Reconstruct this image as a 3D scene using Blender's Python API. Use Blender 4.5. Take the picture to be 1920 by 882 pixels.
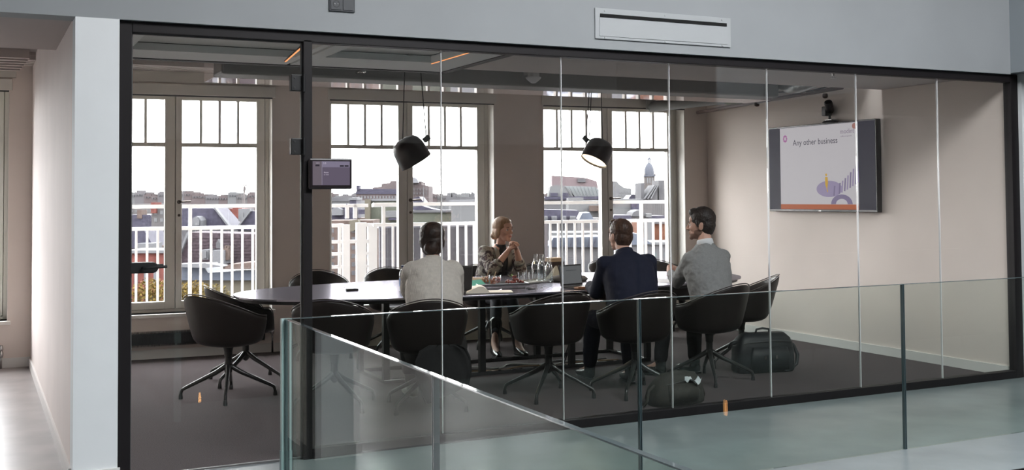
import bpy, bmesh, math, random
from mathutils import Vector, Matrix, noise as mnoise
V = Vector; PI = math.pi
random.seed(7)
sc = bpy.context.scene
col = sc.collection
for o in list(bpy.data.objects): bpy.data.objects.remove(o)

# ---------------------------------------------------------------- camera
CAM = V((0, 0, 1.5797)); FPX = 2051.3; CY = 299.63
FW = V((0.44135926, 0.89669057, 0.03388255)); RT = V((0.89729007, -0.44138302, -0.00718039)); UP = V((-0.0085166, -0.03357161, 0.99940003))
cd = bpy.data.cameras.new('camera'); co = bpy.data.objects.new('camera', cd); col.objects.link(co)
co.matrix_world = Matrix(((RT.x, UP.x, -FW.x, CAM.x), (RT.y, UP.y, -FW.y, CAM.y), (RT.z, UP.z, -FW.z, CAM.z), (0, 0, 0, 1)))
cd.sensor_width = 36; cd.lens = 36 * FPX / 1920; cd.shift_y = -(441 - CY) / 1920; cd.clip_start = .05; cd.clip_end = 2000
sc.camera = co
# ---------------------------------------------------------------- world, light, exposure
w = bpy.data.worlds.new('world'); sc.world = w; w.use_nodes = True
nt = w.node_tree; nt.nodes.clear()
tc = nt.nodes.new('ShaderNodeTexCoord'); sep = nt.nodes.new('ShaderNodeSeparateXYZ'); rmp = nt.nodes.new('ShaderNodeValToRGB')
bg = nt.nodes.new('ShaderNodeBackground'); wo = nt.nodes.new('ShaderNodeOutputWorld')
nt.links.new(tc.outputs['Generated'], sep.inputs[0]); nt.links.new(sep.outputs['Z'], rmp.inputs[0])
rmp.color_ramp.elements[0].position = 0.0; rmp.color_ramp.elements[0].color = (.30, .29, .29, 1)
rmp.color_ramp.elements[1].position = 0.004; rmp.color_ramp.elements[1].color = (1, .985, .98, 1)
e = rmp.color_ramp.elements.new(1.0); e.color = (.90, .95, 1, 1)
nt.links.new(rmp.outputs[0], bg.inputs[0]); nt.links.new(bg.outputs[0], wo.inputs[0]); bg.inputs['Strength'].default_value = 19
sc.view_settings.view_transform = 'Standard'; sc.view_settings.look = 'None'; sc.view_settings.gamma = 1; sc.view_settings.exposure = 0.0
sc.cycles.use_denoising = True; sc.cycles.transparent_max_bounces = 40; sc.cycles.max_bounces = 9; sc.cycles.diffuse_bounces = 5
sc.cycles.glossy_bounces = 4; sc.cycles.sample_clamp_indirect = 6; sc.cycles.caustics_reflective = False; sc.cycles.caustics_refractive = False
AW = -0.0671; EX = V((math.cos(AW), math.sin(AW), 0)); EN = V((-math.sin(AW), math.cos(AW), 0)); WO = V((0, 11.6566, 0))
def W(u, off, z): return WO + EX * u + EN * off + V((0, 0, z))
def portal(name, loc, d, sx, sy):
    l = bpy.data.lights.new(name, 'AREA'); l.shape = 'RECTANGLE'; l.size = sx; l.size_y = sy
    l.cycles.is_portal = True
    o = bpy.data.objects.new(name, l); col.objects.link(o); o.location = loc
    o.rotation_euler = V(d).to_track_quat('-Z', 'Y').to_euler()
for uc in (-3.02, -.62, 1.83, 4.29, 6.76): portal('window_portal', W(uc, .06, 1.56), -EN, 1.72, 2.2)  # the leftmost portal serves the added corridor window
portal('added_skylight_portal', (4.5, 1.3, 5.6), (0, 0, -1), 4.8, 3.4)  # sky portal for an unseen ceiling opening, added to light the atrium

# ---------------------------------------------------------------- materials
MATS = {}
def mat(name, c, rough=.6, metal=0, spec=.5, noise=0, nscale=8, bump=0, bscale=60, c2=None, emit=0, stretch=None, coat=0):
    if name in MATS: return MATS[name]
    m = bpy.data.materials.new(name); m.use_nodes = True; n = m.node_tree; b = n.nodes['Principled BSDF']
    b.inputs['Base Color'].default_value = (*c, 1); b.inputs['Roughness'].default_value = rough; b.inputs['Metallic'].default_value = metal
    b.inputs['Specular IOR Level'].default_value = spec; b.inputs['Coat Weight'].default_value = coat
    t = n.nodes.new('ShaderNodeTexCoord'); src = t.outputs['Object']
    if stretch:
        mp = n.nodes.new('ShaderNodeMapping'); mp.inputs['Scale'].default_value = stretch; n.links.new(src, mp.inputs[0]); src = mp.outputs[0]
    if noise or c2:
        nz = n.nodes.new('ShaderNodeTexNoise'); nz.inputs['Scale'].default_value = nscale; nz.inputs['Detail'].default_value = 6
        n.links.new(src, nz.inputs['Vector'])
        r = n.nodes.new('ShaderNodeValToRGB'); r.color_ramp.elements[0].position = .35; r.color_ramp.elements[1].position = .68
        a = c if c2 else tuple(x * (1 - noise) for x in c); z = c2 if c2 else tuple(min(1, x * (1 + noise)) for x in c)
        r.color_ramp.elements[0].color = (*a, 1); r.color_ramp.elements[1].color = (*z, 1)
        n.links.new(nz.outputs[0], r.inputs[0]); n.links.new(r.outputs[0], b.inputs['Base Color'])
    if bump:
        nb = n.nodes.new('ShaderNodeTexNoise'); nb.inputs['Scale'].default_value = bscale; nb.inputs['Detail'].default_value = 3
        n.links.new(src, nb.inputs['Vector'])
        bp = n.nodes.new('ShaderNodeBump'); bp.inputs['Strength'].default_value = bump; bp.inputs['Distance'].default_value = .01
        n.links.new(nb.outputs[0], bp.inputs['Height']); n.links.new(bp.outputs[0], b.inputs['Normal'])
    if emit:
        b.inputs['Emission Color'].default_value = (*c, 1); b.inputs['Emission Strength'].default_value = emit
    MATS[name] = m; return m
def glass(name, tint, refl=1.0, rough=0.0):
    if name in MATS: return MATS[name]
    m = bpy.data.materials.new(name); m.use_nodes = True; n = m.node_tree; n.nodes.clear()
    out = n.nodes.new('ShaderNodeOutputMaterial'); tr = n.nodes.new('ShaderNodeBsdfTransparent'); gl = n.nodes.new('ShaderNodeBsdfGlossy'); mx = n.nodes.new('ShaderNodeMixShader')
    tr.inputs[0].default_value = (*tint, 1); gl.inputs['Roughness'].default_value = rough; gl.inputs[0].default_value = (1, 1, 1, 1)
    g = n.nodes.new('ShaderNodeNewGeometry'); dt = n.nodes.new('ShaderNodeVectorMath'); dt.operation = 'DOT_PRODUCT'
    n.links.new(g.outputs['Incoming'], dt.inputs[0]); n.links.new(g.outputs['Normal'], dt.inputs[1])
    def M(op, a, b=None, v=None):
        x = n.nodes.new('ShaderNodeMath'); x.operation = op; n.links.new(a, x.inputs[0])
        if b is not None: n.links.new(b, x.inputs[1])
        if v is not None: x.inputs[1].default_value = v
        return x.outputs[0]
    a = M('ABSOLUTE', dt.outputs['Value']); s = n.nodes.new('ShaderNodeMath'); s.operation = 'SUBTRACT'; s.inputs[0].default_value = 1; n.links.new(a, s.inputs[1])
    p = M('POWER', s.outputs[0], v=5.0); q = M('MULTIPLY', p, v=.96 * refl); r = M('ADD', q, v=.04 * refl)
    n.links.new(r, mx.inputs[0]); n.links.new(tr.outputs[0], mx.inputs[1]); n.links.new(gl.outputs[0], mx.inputs[2]); n.links.new(mx.outputs[0], out.inputs[0])
    MATS[name] = m; return m
def emis(name, c, s):
    m = mat(name, (.01, .01, .01), .5, spec=.12); b = m.node_tree.nodes['Principled BSDF']
    b.inputs['Emission Color'].default_value = (*c, 1); b.inputs['Emission Strength'].default_value = s; return m
def wavebump(m, scale, strength, direction='DIAGONAL', dist=.01, distort=2):
    n = m.node_tree; b = n.nodes['Principled BSDF']; t = n.nodes.new('ShaderNodeTexCoord'); wv = n.nodes.new('ShaderNodeTexWave')
    wv.bands_direction = direction; wv.inputs['Scale'].default_value = scale; wv.inputs['Distortion'].default_value = distort; wv.inputs['Detail'].default_value = 2
    wv.inputs['Detail Scale'].default_value = 3
    bp = n.nodes.new('ShaderNodeBump'); bp.inputs['Strength'].default_value = strength; bp.inputs['Distance'].default_value = dist
    n.links.new(t.outputs['Object'], wv.inputs[0]); n.links.new(wv.outputs['Fac'], bp.inputs['Height']); n.links.new(bp.outputs[0], b.inputs['Normal']); return m

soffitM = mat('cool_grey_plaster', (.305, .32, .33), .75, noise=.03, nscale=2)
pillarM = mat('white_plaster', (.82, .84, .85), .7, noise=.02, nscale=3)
corrM = mat('warm_white_plaster', (.80, .715, .68), .7, noise=.03, nscale=2)
roomM = mat('room_plaster', (.80, .715, .655), .7, noise=.02, nscale=3)
skirtM = mat('white_skirting', (.78, .77, .74), .5)
ceilM = mat('taupe_ceiling', (.50, .46, .44), .8, noise=.03, nscale=2)
cloudM = mat('pale_coffer', (.74, .76, .76), .7)  # lightened to put the veil of glass reflection into the colour
gapM = mat('dark_shadow_gap', (.03, .028, .027), .7)
beamM = mat('grey_duct_paint', (.20, .195, .19), .5)
def satin(name, c, g, r):
    m = mat(name, c, .8); n = m.node_tree; b = n.nodes['Principled BSDF']; b.inputs['Specular IOR Level'].default_value = 0
    gl = n.nodes.new('ShaderNodeBsdfGlossy'); gl.inputs[0].default_value = (*g, 1); gl.inputs['Roughness'].default_value = r; ad = n.nodes.new('ShaderNodeAddShader'); ou = n.nodes['Material Output']
    n.links.new(b.outputs[0], ad.inputs[0]); n.links.new(gl.outputs[0], ad.inputs[1]); n.links.new(ad.outputs[0], ou.inputs[0]); return m
beamGloss = satin('satin_duct_paint', (.30, .28, .27), (.92, .90, .93), .04)
frameM = mat('black_frame_metal', (.009, .007, .008), .5, spec=.3)
blackM = mat('black_plastic', (.010, .010, .011), .45)
carpetM = mat('mauve_grey_carpet', (.105, .086, .088), .95, noise=.28, nscale=160, bump=.5, bscale=400, spec=.1)
concreteM = mat('polished_concrete', (.215, .24, .245), .26, noise=.13, nscale=1.7, spec=.5)
concreteW = mat('polished_concrete_corridor', (.30, .27, .26), .34, noise=.18, nscale=2.2, spec=.5)
winM = mat('window_paint', (.74, .71, .65), .45)
revealM = mat('reveal_paint', (.82, .80, .76), .5)
partG = glass('partition_glass', (.955, .955, .95), .85)
winG = glass('window_glass', (.97, .975, .975), .8)
railG = glass('balustrade_glass', (.890, .925, .905), .55)
railEdge = mat('polished_glass_edge', (.10, .13, .135), .07, spec=1, coat=1)
jointM = mat('clear_silicone', (.75, .75, .75), .15, spec=.9)
chromeM = mat('brushed_steel', (.55, .54, .53), .25, metal=1)
shellM = mat('black_chair_shell', (.012, .008, .007), .45, spec=.35)
seatfabM = mat('chair_rim_trim', (.045, .035, .033), .4)
legM = mat('black_powder_coat', (.014, .014, .014), .28, spec=.6)
tableM = satin('dark_linoleum', (.050, .048, .058), (.27, .26, .29), .22)
tedgeM = mat('black_table_edge', (.012, .012, .012), .5)
whiteM = mat('white_painted_steel', (.75, .75, .77), .5)

# ---------------------------------------------------------------- mesh helpers
class MB:
    def __init__(s, M=None): s.bm = bmesh.new(); s.M = M or Matrix()
    def vs(s, pts): return [s.bm.verts.new(s.M @ V(p)) for p in pts]
    def face(s, v):
        try: return s.bm.faces.new(v)
        except ValueError: return None
    def box(s, a, b, rot=None, piv=None):
        x0, y0, z0 = a; x1, y1, z1 = b
        P = [V(p) for p in ((x0, y0, z0), (x1, y0, z0), (x1, y1, z0), (x0, y1, z0), (x0, y0, z1), (x1, y0, z1), (x1, y1, z1), (x0, y1, z1))]
        if rot is not None:
            c = V(piv) if piv is not None else (V(a) + V(b)) / 2
            P = [c + rot @ (p - c) for p in P]
        v = s.vs(P)
        for f in ((3, 2, 1, 0), (4, 5, 6, 7), (0, 1, 5, 4), (1, 2, 6, 5), (2, 3, 7, 6), (3, 0, 4, 7)): s.face([v[i] for i in f])
        return s
    def hull(s, P, faces):
        v = s.vs(P)
        for f in faces: s.face([v[i] for i in f])
        return s
    def prism(s, poly, d, axis='y'):
        d0, d1 = d
        def mk(a, b, t): return {'x': (t, a, b), 'y': (a, t, b), 'z': (a, b, t)}[axis]
        A = s.vs([mk(a, b, d0) for a, b in poly]); B = s.vs([mk(a, b, d1) for a, b in poly]); n = len(poly)
        s.face(A); s.face(B[::-1])
        for i in range(n): s.face([A[i], B[i], B[(i + 1) % n], A[(i + 1) % n]])
        return s
    def rings(s, R, cap=True, close=False):
        L = [s.vs(r) for r in R]; n = len(L[0])
        for a, b in zip(L, L[1:]):
            for i in range(n): s.face([a[i], a[(i + 1) % n], b[(i + 1) % n], b[i]])
        if close:
            a, b = L[-1], L[0]
            for i in range(n): s.face([a[i], a[(i + 1) % n], b[(i + 1) % n], b[i]])
        elif cap: s.face(L[0][::-1]); s.face(L[-1])
        return s
    def tube(s, pts, r, n=8, close=False):
        pts = [V(p) for p in pts]; rs = r if isinstance(r, (list, tuple)) else [r] * len(pts); R = []; u = None
        for i, p in enumerate(pts):
            if close: t = pts[(i + 1) % len(pts)] - pts[i - 1]
            else: t = pts[min(i + 1, len(pts) - 1)] - pts[max(i - 1, 0)]
            t.normalize()
            if u is None: u = t.orthogonal().normalized()
            u = (u - t * u.dot(t)); u = u.normalized() if u.length > 1e-6 else t.orthogonal().normalized()
            v = t.cross(u); R.append([p + (u * math.cos(2 * PI * k / n) + v * math.sin(2 * PI * k / n)) * rs[i] for k in range(n)])
        return s.rings(R, close=close)
    def lathe(s, prof, c=(0, 0, 0), n=24, axis=None, cap=True):
        q = V(axis).normalized().to_track_quat('Z', 'Y') if axis is not None else None; c = V(c); R = []
        for r, z in prof:
            ring = []
            for k in range(n):
                p = V((max(r, 1e-4) * math.cos(2 * PI * k / n), max(r, 1e-4) * math.sin(2 * PI * k / n), z))
                if q: p = q @ p
                ring.append(c + p)
            R.append(ring)
        return s.rings(R, cap=cap)
    def ell(s, c, r, rot=None, n=16, m=10):
        c = V(c); R = []
        for i in range(1, m):
            a = PI * i / m; ring = []
            for k in range(n):
                p = V((r[0] * math.sin(a) * math.cos(2 * PI * k / n), r[1] * math.sin(a) * math.sin(2 * PI * k / n), -r[2] * math.cos(a)))
                ring.append(c + (rot @ p if rot else p))
            R.append(ring)
        L = [s.vs(x) for x in R]
        p0 = V((0, 0, -r[2])); p1 = V((0, 0, r[2])); a, b = s.vs([c + (rot @ p0 if rot else p0), c + (rot @ p1 if rot else p1)])
        for x, y in zip(L, L[1:]):
            for k in range(n): s.face([x[k], x[(k + 1) % n], y[(k + 1) % n], y[k]])
        for k in range(n): s.face([a, L[0][(k + 1) % n], L[0][k]]); s.face([b, L[-1][k], L[-1][(k + 1) % n]])
        return s
    def limb(s, pts, rs, n=12):
        pts = [V(p) for p in pts]
        for i, (a, b) in enumerate(zip(pts, pts[1:])):
            if (b - a).length > 1e-5: s.tube([a, b], [rs[i], rs[i + 1]], n)
        for p, r in zip(pts, rs): s.ell(p, (r, r, r), n=n, m=8)
        return s
    def loft(s, rows, xa=None, n=20, p=2.0):
        # rows: (centre, half width, half depth[, x axis]) ; ring planes follow the spine
        cs = [V(r[0]) for r in rows]; R = []
        for i, r in enumerate(rows):
            t = (cs[min(i + 1, len(cs) - 1)] - cs[max(i - 1, 0)]).normalized(); x = V(r[3] if len(r) > 3 else xa); x = (x - t * x.dot(t)).normalized(); y = t.cross(x)
            ring = []
            for k in range(n):
                a = 2 * PI * k / n; ca, sa = math.cos(a), math.sin(a)
                ring.append(cs[i] + x * r[1] * math.copysign(abs(ca) ** (2 / p), ca) + y * r[2] * math.copysign(abs(sa) ** (2 / p), sa))
            R.append(ring)
        return s.rings(R)
    def build(s, name, m, parent=None, smooth=False, bevel=0, **kw):
        bmesh.ops.recalc_face_normals(s.bm, faces=s.bm.faces)
        me = bpy.data.meshes.new(name); s.bm.to_mesh(me); s.bm.free()
        o = bpy.data.objects.new(name, me); col.objects.link(o); me.materials.append(m)
        if smooth:
            for p in me.polygons: p.use_smooth = True
            if smooth == 'auto':
                me.set_sharp_from_angle(angle=math.radians(40))
        if bevel:
            b = o.modifiers.new('bevel', 'BEVEL'); b.width = bevel; b.segments = 2; b.limit_method = 'ANGLE'
        if parent is not None: o.parent = parent
        for k, v in kw.items(): o[k] = v
        return o
def tag(o, label, cat, group=None):
    o['label'] = label; o['category'] = cat
    if group: o['group'] = group
    return o
def thing(name, label, cat, loc=(0, 0, 0), rz=0, group=None, rot=None):
    o = bpy.data.objects.new(name, None); col.objects.link(o); o.location = loc; o.rotation_euler = rot or (0, 0, rz); o.empty_display_size = .1
    return tag(o, label, cat, group)
def struct(name, loc=(0, 0, 0), rz=0):
    o = bpy.data.objects.new(name, None); col.objects.link(o); o.location = loc; o.rotation_euler = (0, 0, rz); o['kind'] = 'structure'; return o
def B(a, b): return MB().box(a, b)
def S(o): o['kind'] = 'structure'; return o
def text(body, name, size, m, M, parent, align='LEFT', ext=.0008):
    c = bpy.data.curves.new(name, 'FONT'); c.body = body; c.size = size; c.align_x = align; c.extrude = ext
    t = bpy.data.objects.new(name + '_tmp', c); col.objects.link(t); bpy.context.view_layer.update()
    me = bpy.data.meshes.new_from_object(t.evaluated_get(bpy.context.evaluated_depsgraph_get())); bpy.data.objects.remove(t)
    me.transform(M); o = bpy.data.objects.new(name, me); col.objects.link(o); me.materials.clear(); me.materials.append(m); o.parent = parent; return o
def dup(root, loc, rz, label=None, group=None):
    r = root.copy(); col.objects.link(r); r.location = loc; r.rotation_euler = (0, 0, rz)
    if label: r['label'] = label
    if group: r['group'] = group
    for ch in list(root.children):
        c = ch.copy(); col.objects.link(c); c.parent = r
        for g in ch.children:
            d = g.copy(); col.objects.link(d); d.parent = c
    return r
def ray(x, y): return FW + RT * ((x - 960) / FPX) - UP * ((y - CY) / FPX)
def aty(x, y, Y): v = ray(x, y); return CAM + v * (Y / v.y)

# ================================================================ SETTING
GY = 6.562
# floors
S(B((.72, 6.58, -.1), (8.05, 11.75, 0)).build('floor', carpetM))
fl = S(B((-4.5, -6, -.35), (1.33, 6.58, 0)).build('floor_landing', concreteM))
S(B((1.33, 4.40, -.35), (13, 6.58, -.0005)).build('floor_gallery', concreteM))
S(B((-4.5, 6.58, -.35), (.5, 12.2, 0)).build('floor_corridor', concreteW))
S(B((-4.5, -8, -3.9), (14, 6.5, -3.6)).build('floor_lower', mat('dark_lower_floor', (.03, .03, .03), .6, noise=.1)))
# soffit wall above the glass
wf = struct('wall_front')
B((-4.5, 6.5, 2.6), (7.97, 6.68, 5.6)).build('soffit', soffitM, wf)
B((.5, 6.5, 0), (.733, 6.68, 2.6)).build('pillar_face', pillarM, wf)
B((8.1, 6.5, 0), (13, 6.68, 2.61)).build('side_panel', pillarM, wf)
B((.49, 6.485, 0), (.745, 6.5, .085)).build('skirting', skirtM, wf)
B((8.09, 6.485, 0), (13, 6.5, .085)).build('skirting', skirtM, wf)
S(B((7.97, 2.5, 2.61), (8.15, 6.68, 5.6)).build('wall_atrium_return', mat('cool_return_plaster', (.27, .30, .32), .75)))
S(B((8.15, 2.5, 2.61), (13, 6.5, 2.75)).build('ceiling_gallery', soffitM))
# corridor
S(B((.5, 6.68, 0), (.70, 11.95, 2.95)).build('wall_corridor', corrM))
S(B((.485, 6.6, 0), (.5, 11.9, .085)).build('baseboard_corridor', mat('pink_white_skirting', (.74, .70, .68), .5)))
S(B((.70, 6.68, 0), (.725, 11.95, 2.95)).build('wall_left', roomM))
S(B((-4.5, 6.68, 2.61), (.5, 8.1, 2.93)).build('ceiling_corridor', mat('corridor_ceiling', (.42, .37, .35), .8)))
S(B((-4.5, 8.1, 2.93), (8.3, 12.1, 3.1)).build('ceiling_slab', mat('slab_paint', (.30, .275, .265), .8)))
S(B((-4.7, -8, -3.6), (-4.5, 12.2, 5.6)).build('wall_far_left', mat('atrium_plaster', (.45, .45, .45), .8)))
# atrium shell behind the camera
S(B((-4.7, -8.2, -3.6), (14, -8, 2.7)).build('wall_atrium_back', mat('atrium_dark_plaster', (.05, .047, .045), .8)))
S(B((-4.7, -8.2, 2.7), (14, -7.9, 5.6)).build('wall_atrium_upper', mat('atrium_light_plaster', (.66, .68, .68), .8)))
S(B((13, -8, -3.6), (13.2, 6.7, 5.6)).build('wall_atrium_right', mat('atrium_plaster2', (.16, .16, .16), .8)))
S(B((1.33, 4.42, -3.6), (13, 4.52, -.35)).build('wall_below_gallery', mat('atrium_plaster3', (.25, .25, .25), .8)))
ca = struct('ceiling_atrium')
for a, b in (((-4.7, -8, 5.6), (2, 6.7, 5.8)), ((7, -8, 5.6), (13.2, 6.7, 5.8)), ((2, -8, 5.6), (7, -.3, 5.8)), ((2, 3, 5.6), (7, 6.7, 5.8))): B(a, b).build('ceiling_panel', mat('atrium_ceiling', (.7, .7, .7), .8), ca)  # hole left between the panels is the added skylight
# right wall
S(B((8.034, 6.6, 0), (8.25, 11.8, 3.0)).build('wall_right', roomM))
S(B((8.020, 6.63, 0), (8.034, 11.1, .085)).build('baseboard_right', skirtM))

# window wall (local frame: x = u, y = outwards, z up)
wb = struct('wall_back', WO, AW)
ops = [(-3.94, -2.1), (-1.47, .31), (.93, 2.795), (3.40, 5.262), (5.87, 7.735)]  # first opening is unseen, added for more corridor daylight
FZ0, FZ1 = .44, 2.72
xs = [-4.6] + [v for o_ in ops for v in o_] + [8.3]
for i in range(0, len(xs), 2): B((xs[i], -.20, -.05), (xs[i + 1], .12, 2.95)).build('wall_pier', roomM, wb)
for a, b in ops:
    B((a, -.20, -.05), (b, .12, FZ0)).build('parapet', roomM, wb); B((a, -.20, FZ1), (b, .12, 2.95)).build('lintel', roomM, wb)
for x0, x1 in ((.6, 8.1), (-4.6, .55)): B((x0, -.215, 0), (x1, -.20, .09)).build('skirting', skirtM, wb)
windows = []
def make_window(name, a, b, glassL, glassR, gm0, gm1, dm):
    # a,b: opening; glass of the two leaves glassL..gm0 and gm1..glassR ; dm: where the leaves meet
    wn = struct(name, WO, AW)
    f = MB()
    f.box((a, -.03, .44), (a + .035, .09, 2.70)); f.box((b - .045, -.03, .44), (b, .09, 2.70)); f.box((a, -.03, 2.655), (b, .09, 2.72)); f.box((a, -.03, .44), (b, .09, .47))
    f.build('window_frame', winM, wn, bevel=.004)
    for (l0, l1, g0, g1) in ((a + .04, dm - .003, glassL, gm0), (dm + .003, b - .05, gm1, glassR)):
        l = MB(); y0, y1 = -.04, .045
        l.box((l0, y0, .472), (g0, y1, 2.65)); l.box((g1, y0, .472), (l1, y1, 2.65)); l.box((g0, y0, .472), (g1, y1, .545)); l.box((g0, y0, 2.595), (g1, y1, 2.65))
        lf = l.build('casement', winM, wn, bevel=.004)
        B((g0, y0 - .005, 2.115), (g1, y1, 2.155)).build('transom_bar', winM, lf, bevel=.003)
        for k in (1, 2, 3):
            x = g0 + (g1 - g0) * k / 4; B((x - .013, -.03, 2.155), (x + .013, .035, 2.595)).build('glazing_bar', winM, lf)
        B((g0, .0, .545), (g1, .008, 2.115)).build('pane', winG, lf)
        for k in range(4):
            x0 = g0 + (g1 - g0) * k / 4; x1 = g0 + (g1 - g0) * (k + 1) / 4
            B((x0 + .013, .0, 2.155), (x1 - .013, .008, 2.595)).build('pane', winG, lf)
    B((dm - .02, .046, .472), (dm + .02, .06, 2.65)).build('meeting_stile', winM, wn)
    bk = MB(); bk.box((a + .02, .046, .44), (a + .06, .06, 2.70)); bk.box((b - .07, .046, .44), (b - .03, .06, 2.70)); bk.build('rebate', winM, wn)
    h = MB(); hx = dm + .035
    h.lathe([(.02, 0), (.02, .012), (.012, .012), (.012, .05)], (hx, -.04, 1.55), 14, (0, -1, 0)); h.tube([(hx, -.085, 1.55), (hx + .11, -.085, 1.555)], .009, 8)
    h.lathe([(.014, 0), (.014, .015)], (hx, -.04, 1.415), 12, (0, -1, 0))
    h.build('handle', mat('bronze_metal', (.16, .13, .11), .3, metal=1), wn, smooth='auto')
    r = MB(); r.box((a - .002, -.21, .44), (a + .003, -.03, 2.72)); r.box((b - .003, -.21, .44), (b + .002, -.03, 2.72)); r.build('reveal', revealM, wn)
    B((a - .03, -.245, .405), (b + .03, -.03, .44)).build('window_sill', revealM, wn, bevel=.006)
    c = MB(); c.box((a - .02, -.235, 2.625), (b + .03, -.12, 2.735)); c.build('blind_box', winM, wn, bevel=.003)
    B((a, -.225, 2.612), (b, -.20, 2.6255)).build('blind_slot', gapM, wn)
    a2 = MB(); a2.box((a - .06, -.212, 2.75), (b + .06, -.198, 2.86)); a2.build('architrave', winM, wn)
    return wn
make_window('window_1', .93, 2.795, 1.0, 2.662, 1.745, 1.912, 1.828 + .02)
make_window('window_2', 3.40, 5.262, 3.456, 5.125, 4.201, 4.367, 4.30)
make_window('window_3', 5.87, 7.735, 5.936, 7.598, 6.697, 6.847, 6.78)
make_window('added_window_5', -3.94, -2.1, -3.87, -2.2, -3.13, -2.97, -3.04)  # unseen window, added to brighten the corridor
make_window('window_4', -1.47, .31, -1.40, .21, -.66, -.50, -.57)

# suspended ceiling and coffers
cl = struct('ceiling')
B((3.50, 6.6, 2.61), (8.034, 8.05, 2.93)).build('ceiling_panel', ceilM, cl)
cf = MB()
for a, b in (((.725, 6.6), (.955, 8.36)), ((2.10, 6.6), (2.155, 8.36)), ((3.13, 6.6), (3.44, 8.36)), ((2.185, 6.6), (2.30, 8.36)), ((.955, 7.85), (2.10, 8.36)), ((2.30, 7.75), (3.13, 8.36)), ((.955, 6.6), (2.1, 6.75)), ((2.3, 6.6), (3.13, 6.75))):
    cf.box((a[0], a[1], 2.61), (b[0], b[1], 2.66))
cf.build('coffer_rim', cloudM, cl)
st = MB()
for x0, x1, y1 in ((.955, 2.10, 7.85), (2.30, 3.13, 7.75)):
    st.box((x0, y1 - .35, 2.665), (x1, y1, 2.70)); st.box((x0, 6.7, 2.665), (x0 + .1, y1 - .35, 2.70)); st.box((x1 - .12, 6.7, 2.665), (x1, y1 - .35, 2.70))
st.build('coffer_step', mat('coffer_step_paint', (.60, .62, .61), .7), cl)
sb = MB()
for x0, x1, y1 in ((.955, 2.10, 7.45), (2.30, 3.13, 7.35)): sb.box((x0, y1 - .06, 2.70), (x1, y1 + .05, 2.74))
sb.build('coffer_shadow', mat('coffer_shade_brown', (.12, .105, .10), .7), cl)  # dark bars paint shade into the inner side of the coffers
B((.725, 6.6, 2.74), (3.5, 8.36, 2.93)).build('coffer_top', mat('coffer_top_veil', (.70, .80, .82), .6), cl)  # pale blue colour carries the veil of atrium reflection
g = MB(); g.box((.725, 8.30, 2.603), (3.5, 8.37, 2.74)); g.box((3.44, 6.6, 2.603), (3.505, 8.37, 2.74)); g.box((2.155, 6.6, 2.64), (2.185, 8.3, 2.70)); g.build('painted_shadow_gap', gapM, cl)  # solid near-black strips paint the shadow line around the coffers
ledM = emis('warm_led', (1, .40, .15), 1.15)
t = thing('led_strip', 'warm orange LED strip in the right ceiling coffer, behind the first glass joint', 'light', (3.16, 7.36, 2.606)); t['group'] = 'ceiling LED strips'
B((-.006, -.44, 0), (.006, .45, .012)).build('diffuser', ledM, t); B((-.009, -.45, .004), (.009, .46, .014)).build('channel', gapM, t)
t = thing('led_strip', 'warm orange LED strip in the left ceiling coffer, above the glass door', 'light', (2.03, 7.62, 2.598), rz=-.12); t['group'] = 'ceiling LED strips'
B((-.006, -.44, 0), (.006, .43, .012)).build('diffuser', ledM, t); B((-.009, -.45, .004), (.009, .44, .014)).build('channel', gapM, t)
# beam / duct along the windows
bd = struct('trim_1')
B((1.80, 9.0, 2.60), (7.55, 9.32, 2.93)).build('duct_face', beamM, bd, bevel=.02)
B((1.80, 9.32, 2.60), (7.7, 9.74, 2.93)).build('duct_underside', beamGloss, bd)
rb = MB()
for k in range(4): rb.box((-4.5, 10.85 + .13 * k, 2.86), (2.13, 10.95 + .13 * k, 2.935))
rb.box((-4.5, 10.84, 2.90), (2.14, 11.36, 2.932)); rb.build('ribbed_ceiling_duct', mat('rib_paint', (.50, .455, .43), .5), bd)
rb = MB()
for k in range(6): rb.box((-4.5, 10.65 + .10 * k, 2.85 - .012 * k), (.44 - .012 * k, 10.72 + .10 * k, 2.93))
rb.build('ribbed_corridor_duct', mat('rib_paint_corridor', (.42, .37, .345), .5), bd)

# ---------------------------------------------------------------- glass partition
gw = struct('wall_glass')
XJ = [1.855, 2.7201, 3.6092, 4.4983, 5.3874, 6.2765, 7.1656, 8.012]
fr = MB()
fr.box((.733, GY - .03, 0), (.805, GY + .05, 2.60)); fr.box((1.800, GY - .03, 0), (1.856, GY + .05, 2.55)); fr.box((8.008, GY - .03, 0), (8.094, GY + .05, 2.60))
fr.box((.805, GY - .03, 2.535), (8.008, GY + .05, 2.60)); fr.box((1.856, GY - .03, 0), (8.008, GY + .05, .062))
fr.build('frame', frameM, gw, bevel=.004)
for i in range(7): B((XJ[i] + .004, GY, .062), (XJ[i + 1] - .004, GY + .012, 2.535)).build('glass_pane', partG, gw)
for i in range(1, 7): B((XJ[i] - .0022, GY - .002, .062), (XJ[i] + .0022, GY + .014, 2.535)).build('joint_seal', jointM, gw)
dr = struct('door_1')
B((.812, GY + .002, .012), (1.793, GY + .014, 2.528)).build('glass_pane', partG, dr)
e = MB(); e.box((.805, GY, .003), (.812, GY + .02, 2.535)); e.box((1.793, GY, .003), (1.80, GY + .02, 2.535)); e.box((.805, GY, 2.528), (1.80, GY + .02, 2.535)); e.box((.805, GY, .003), (1.80, GY + .02, .012)); e.build('edge_seal', mat('door_seal', (.10, .10, .10), .4), dr)
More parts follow.
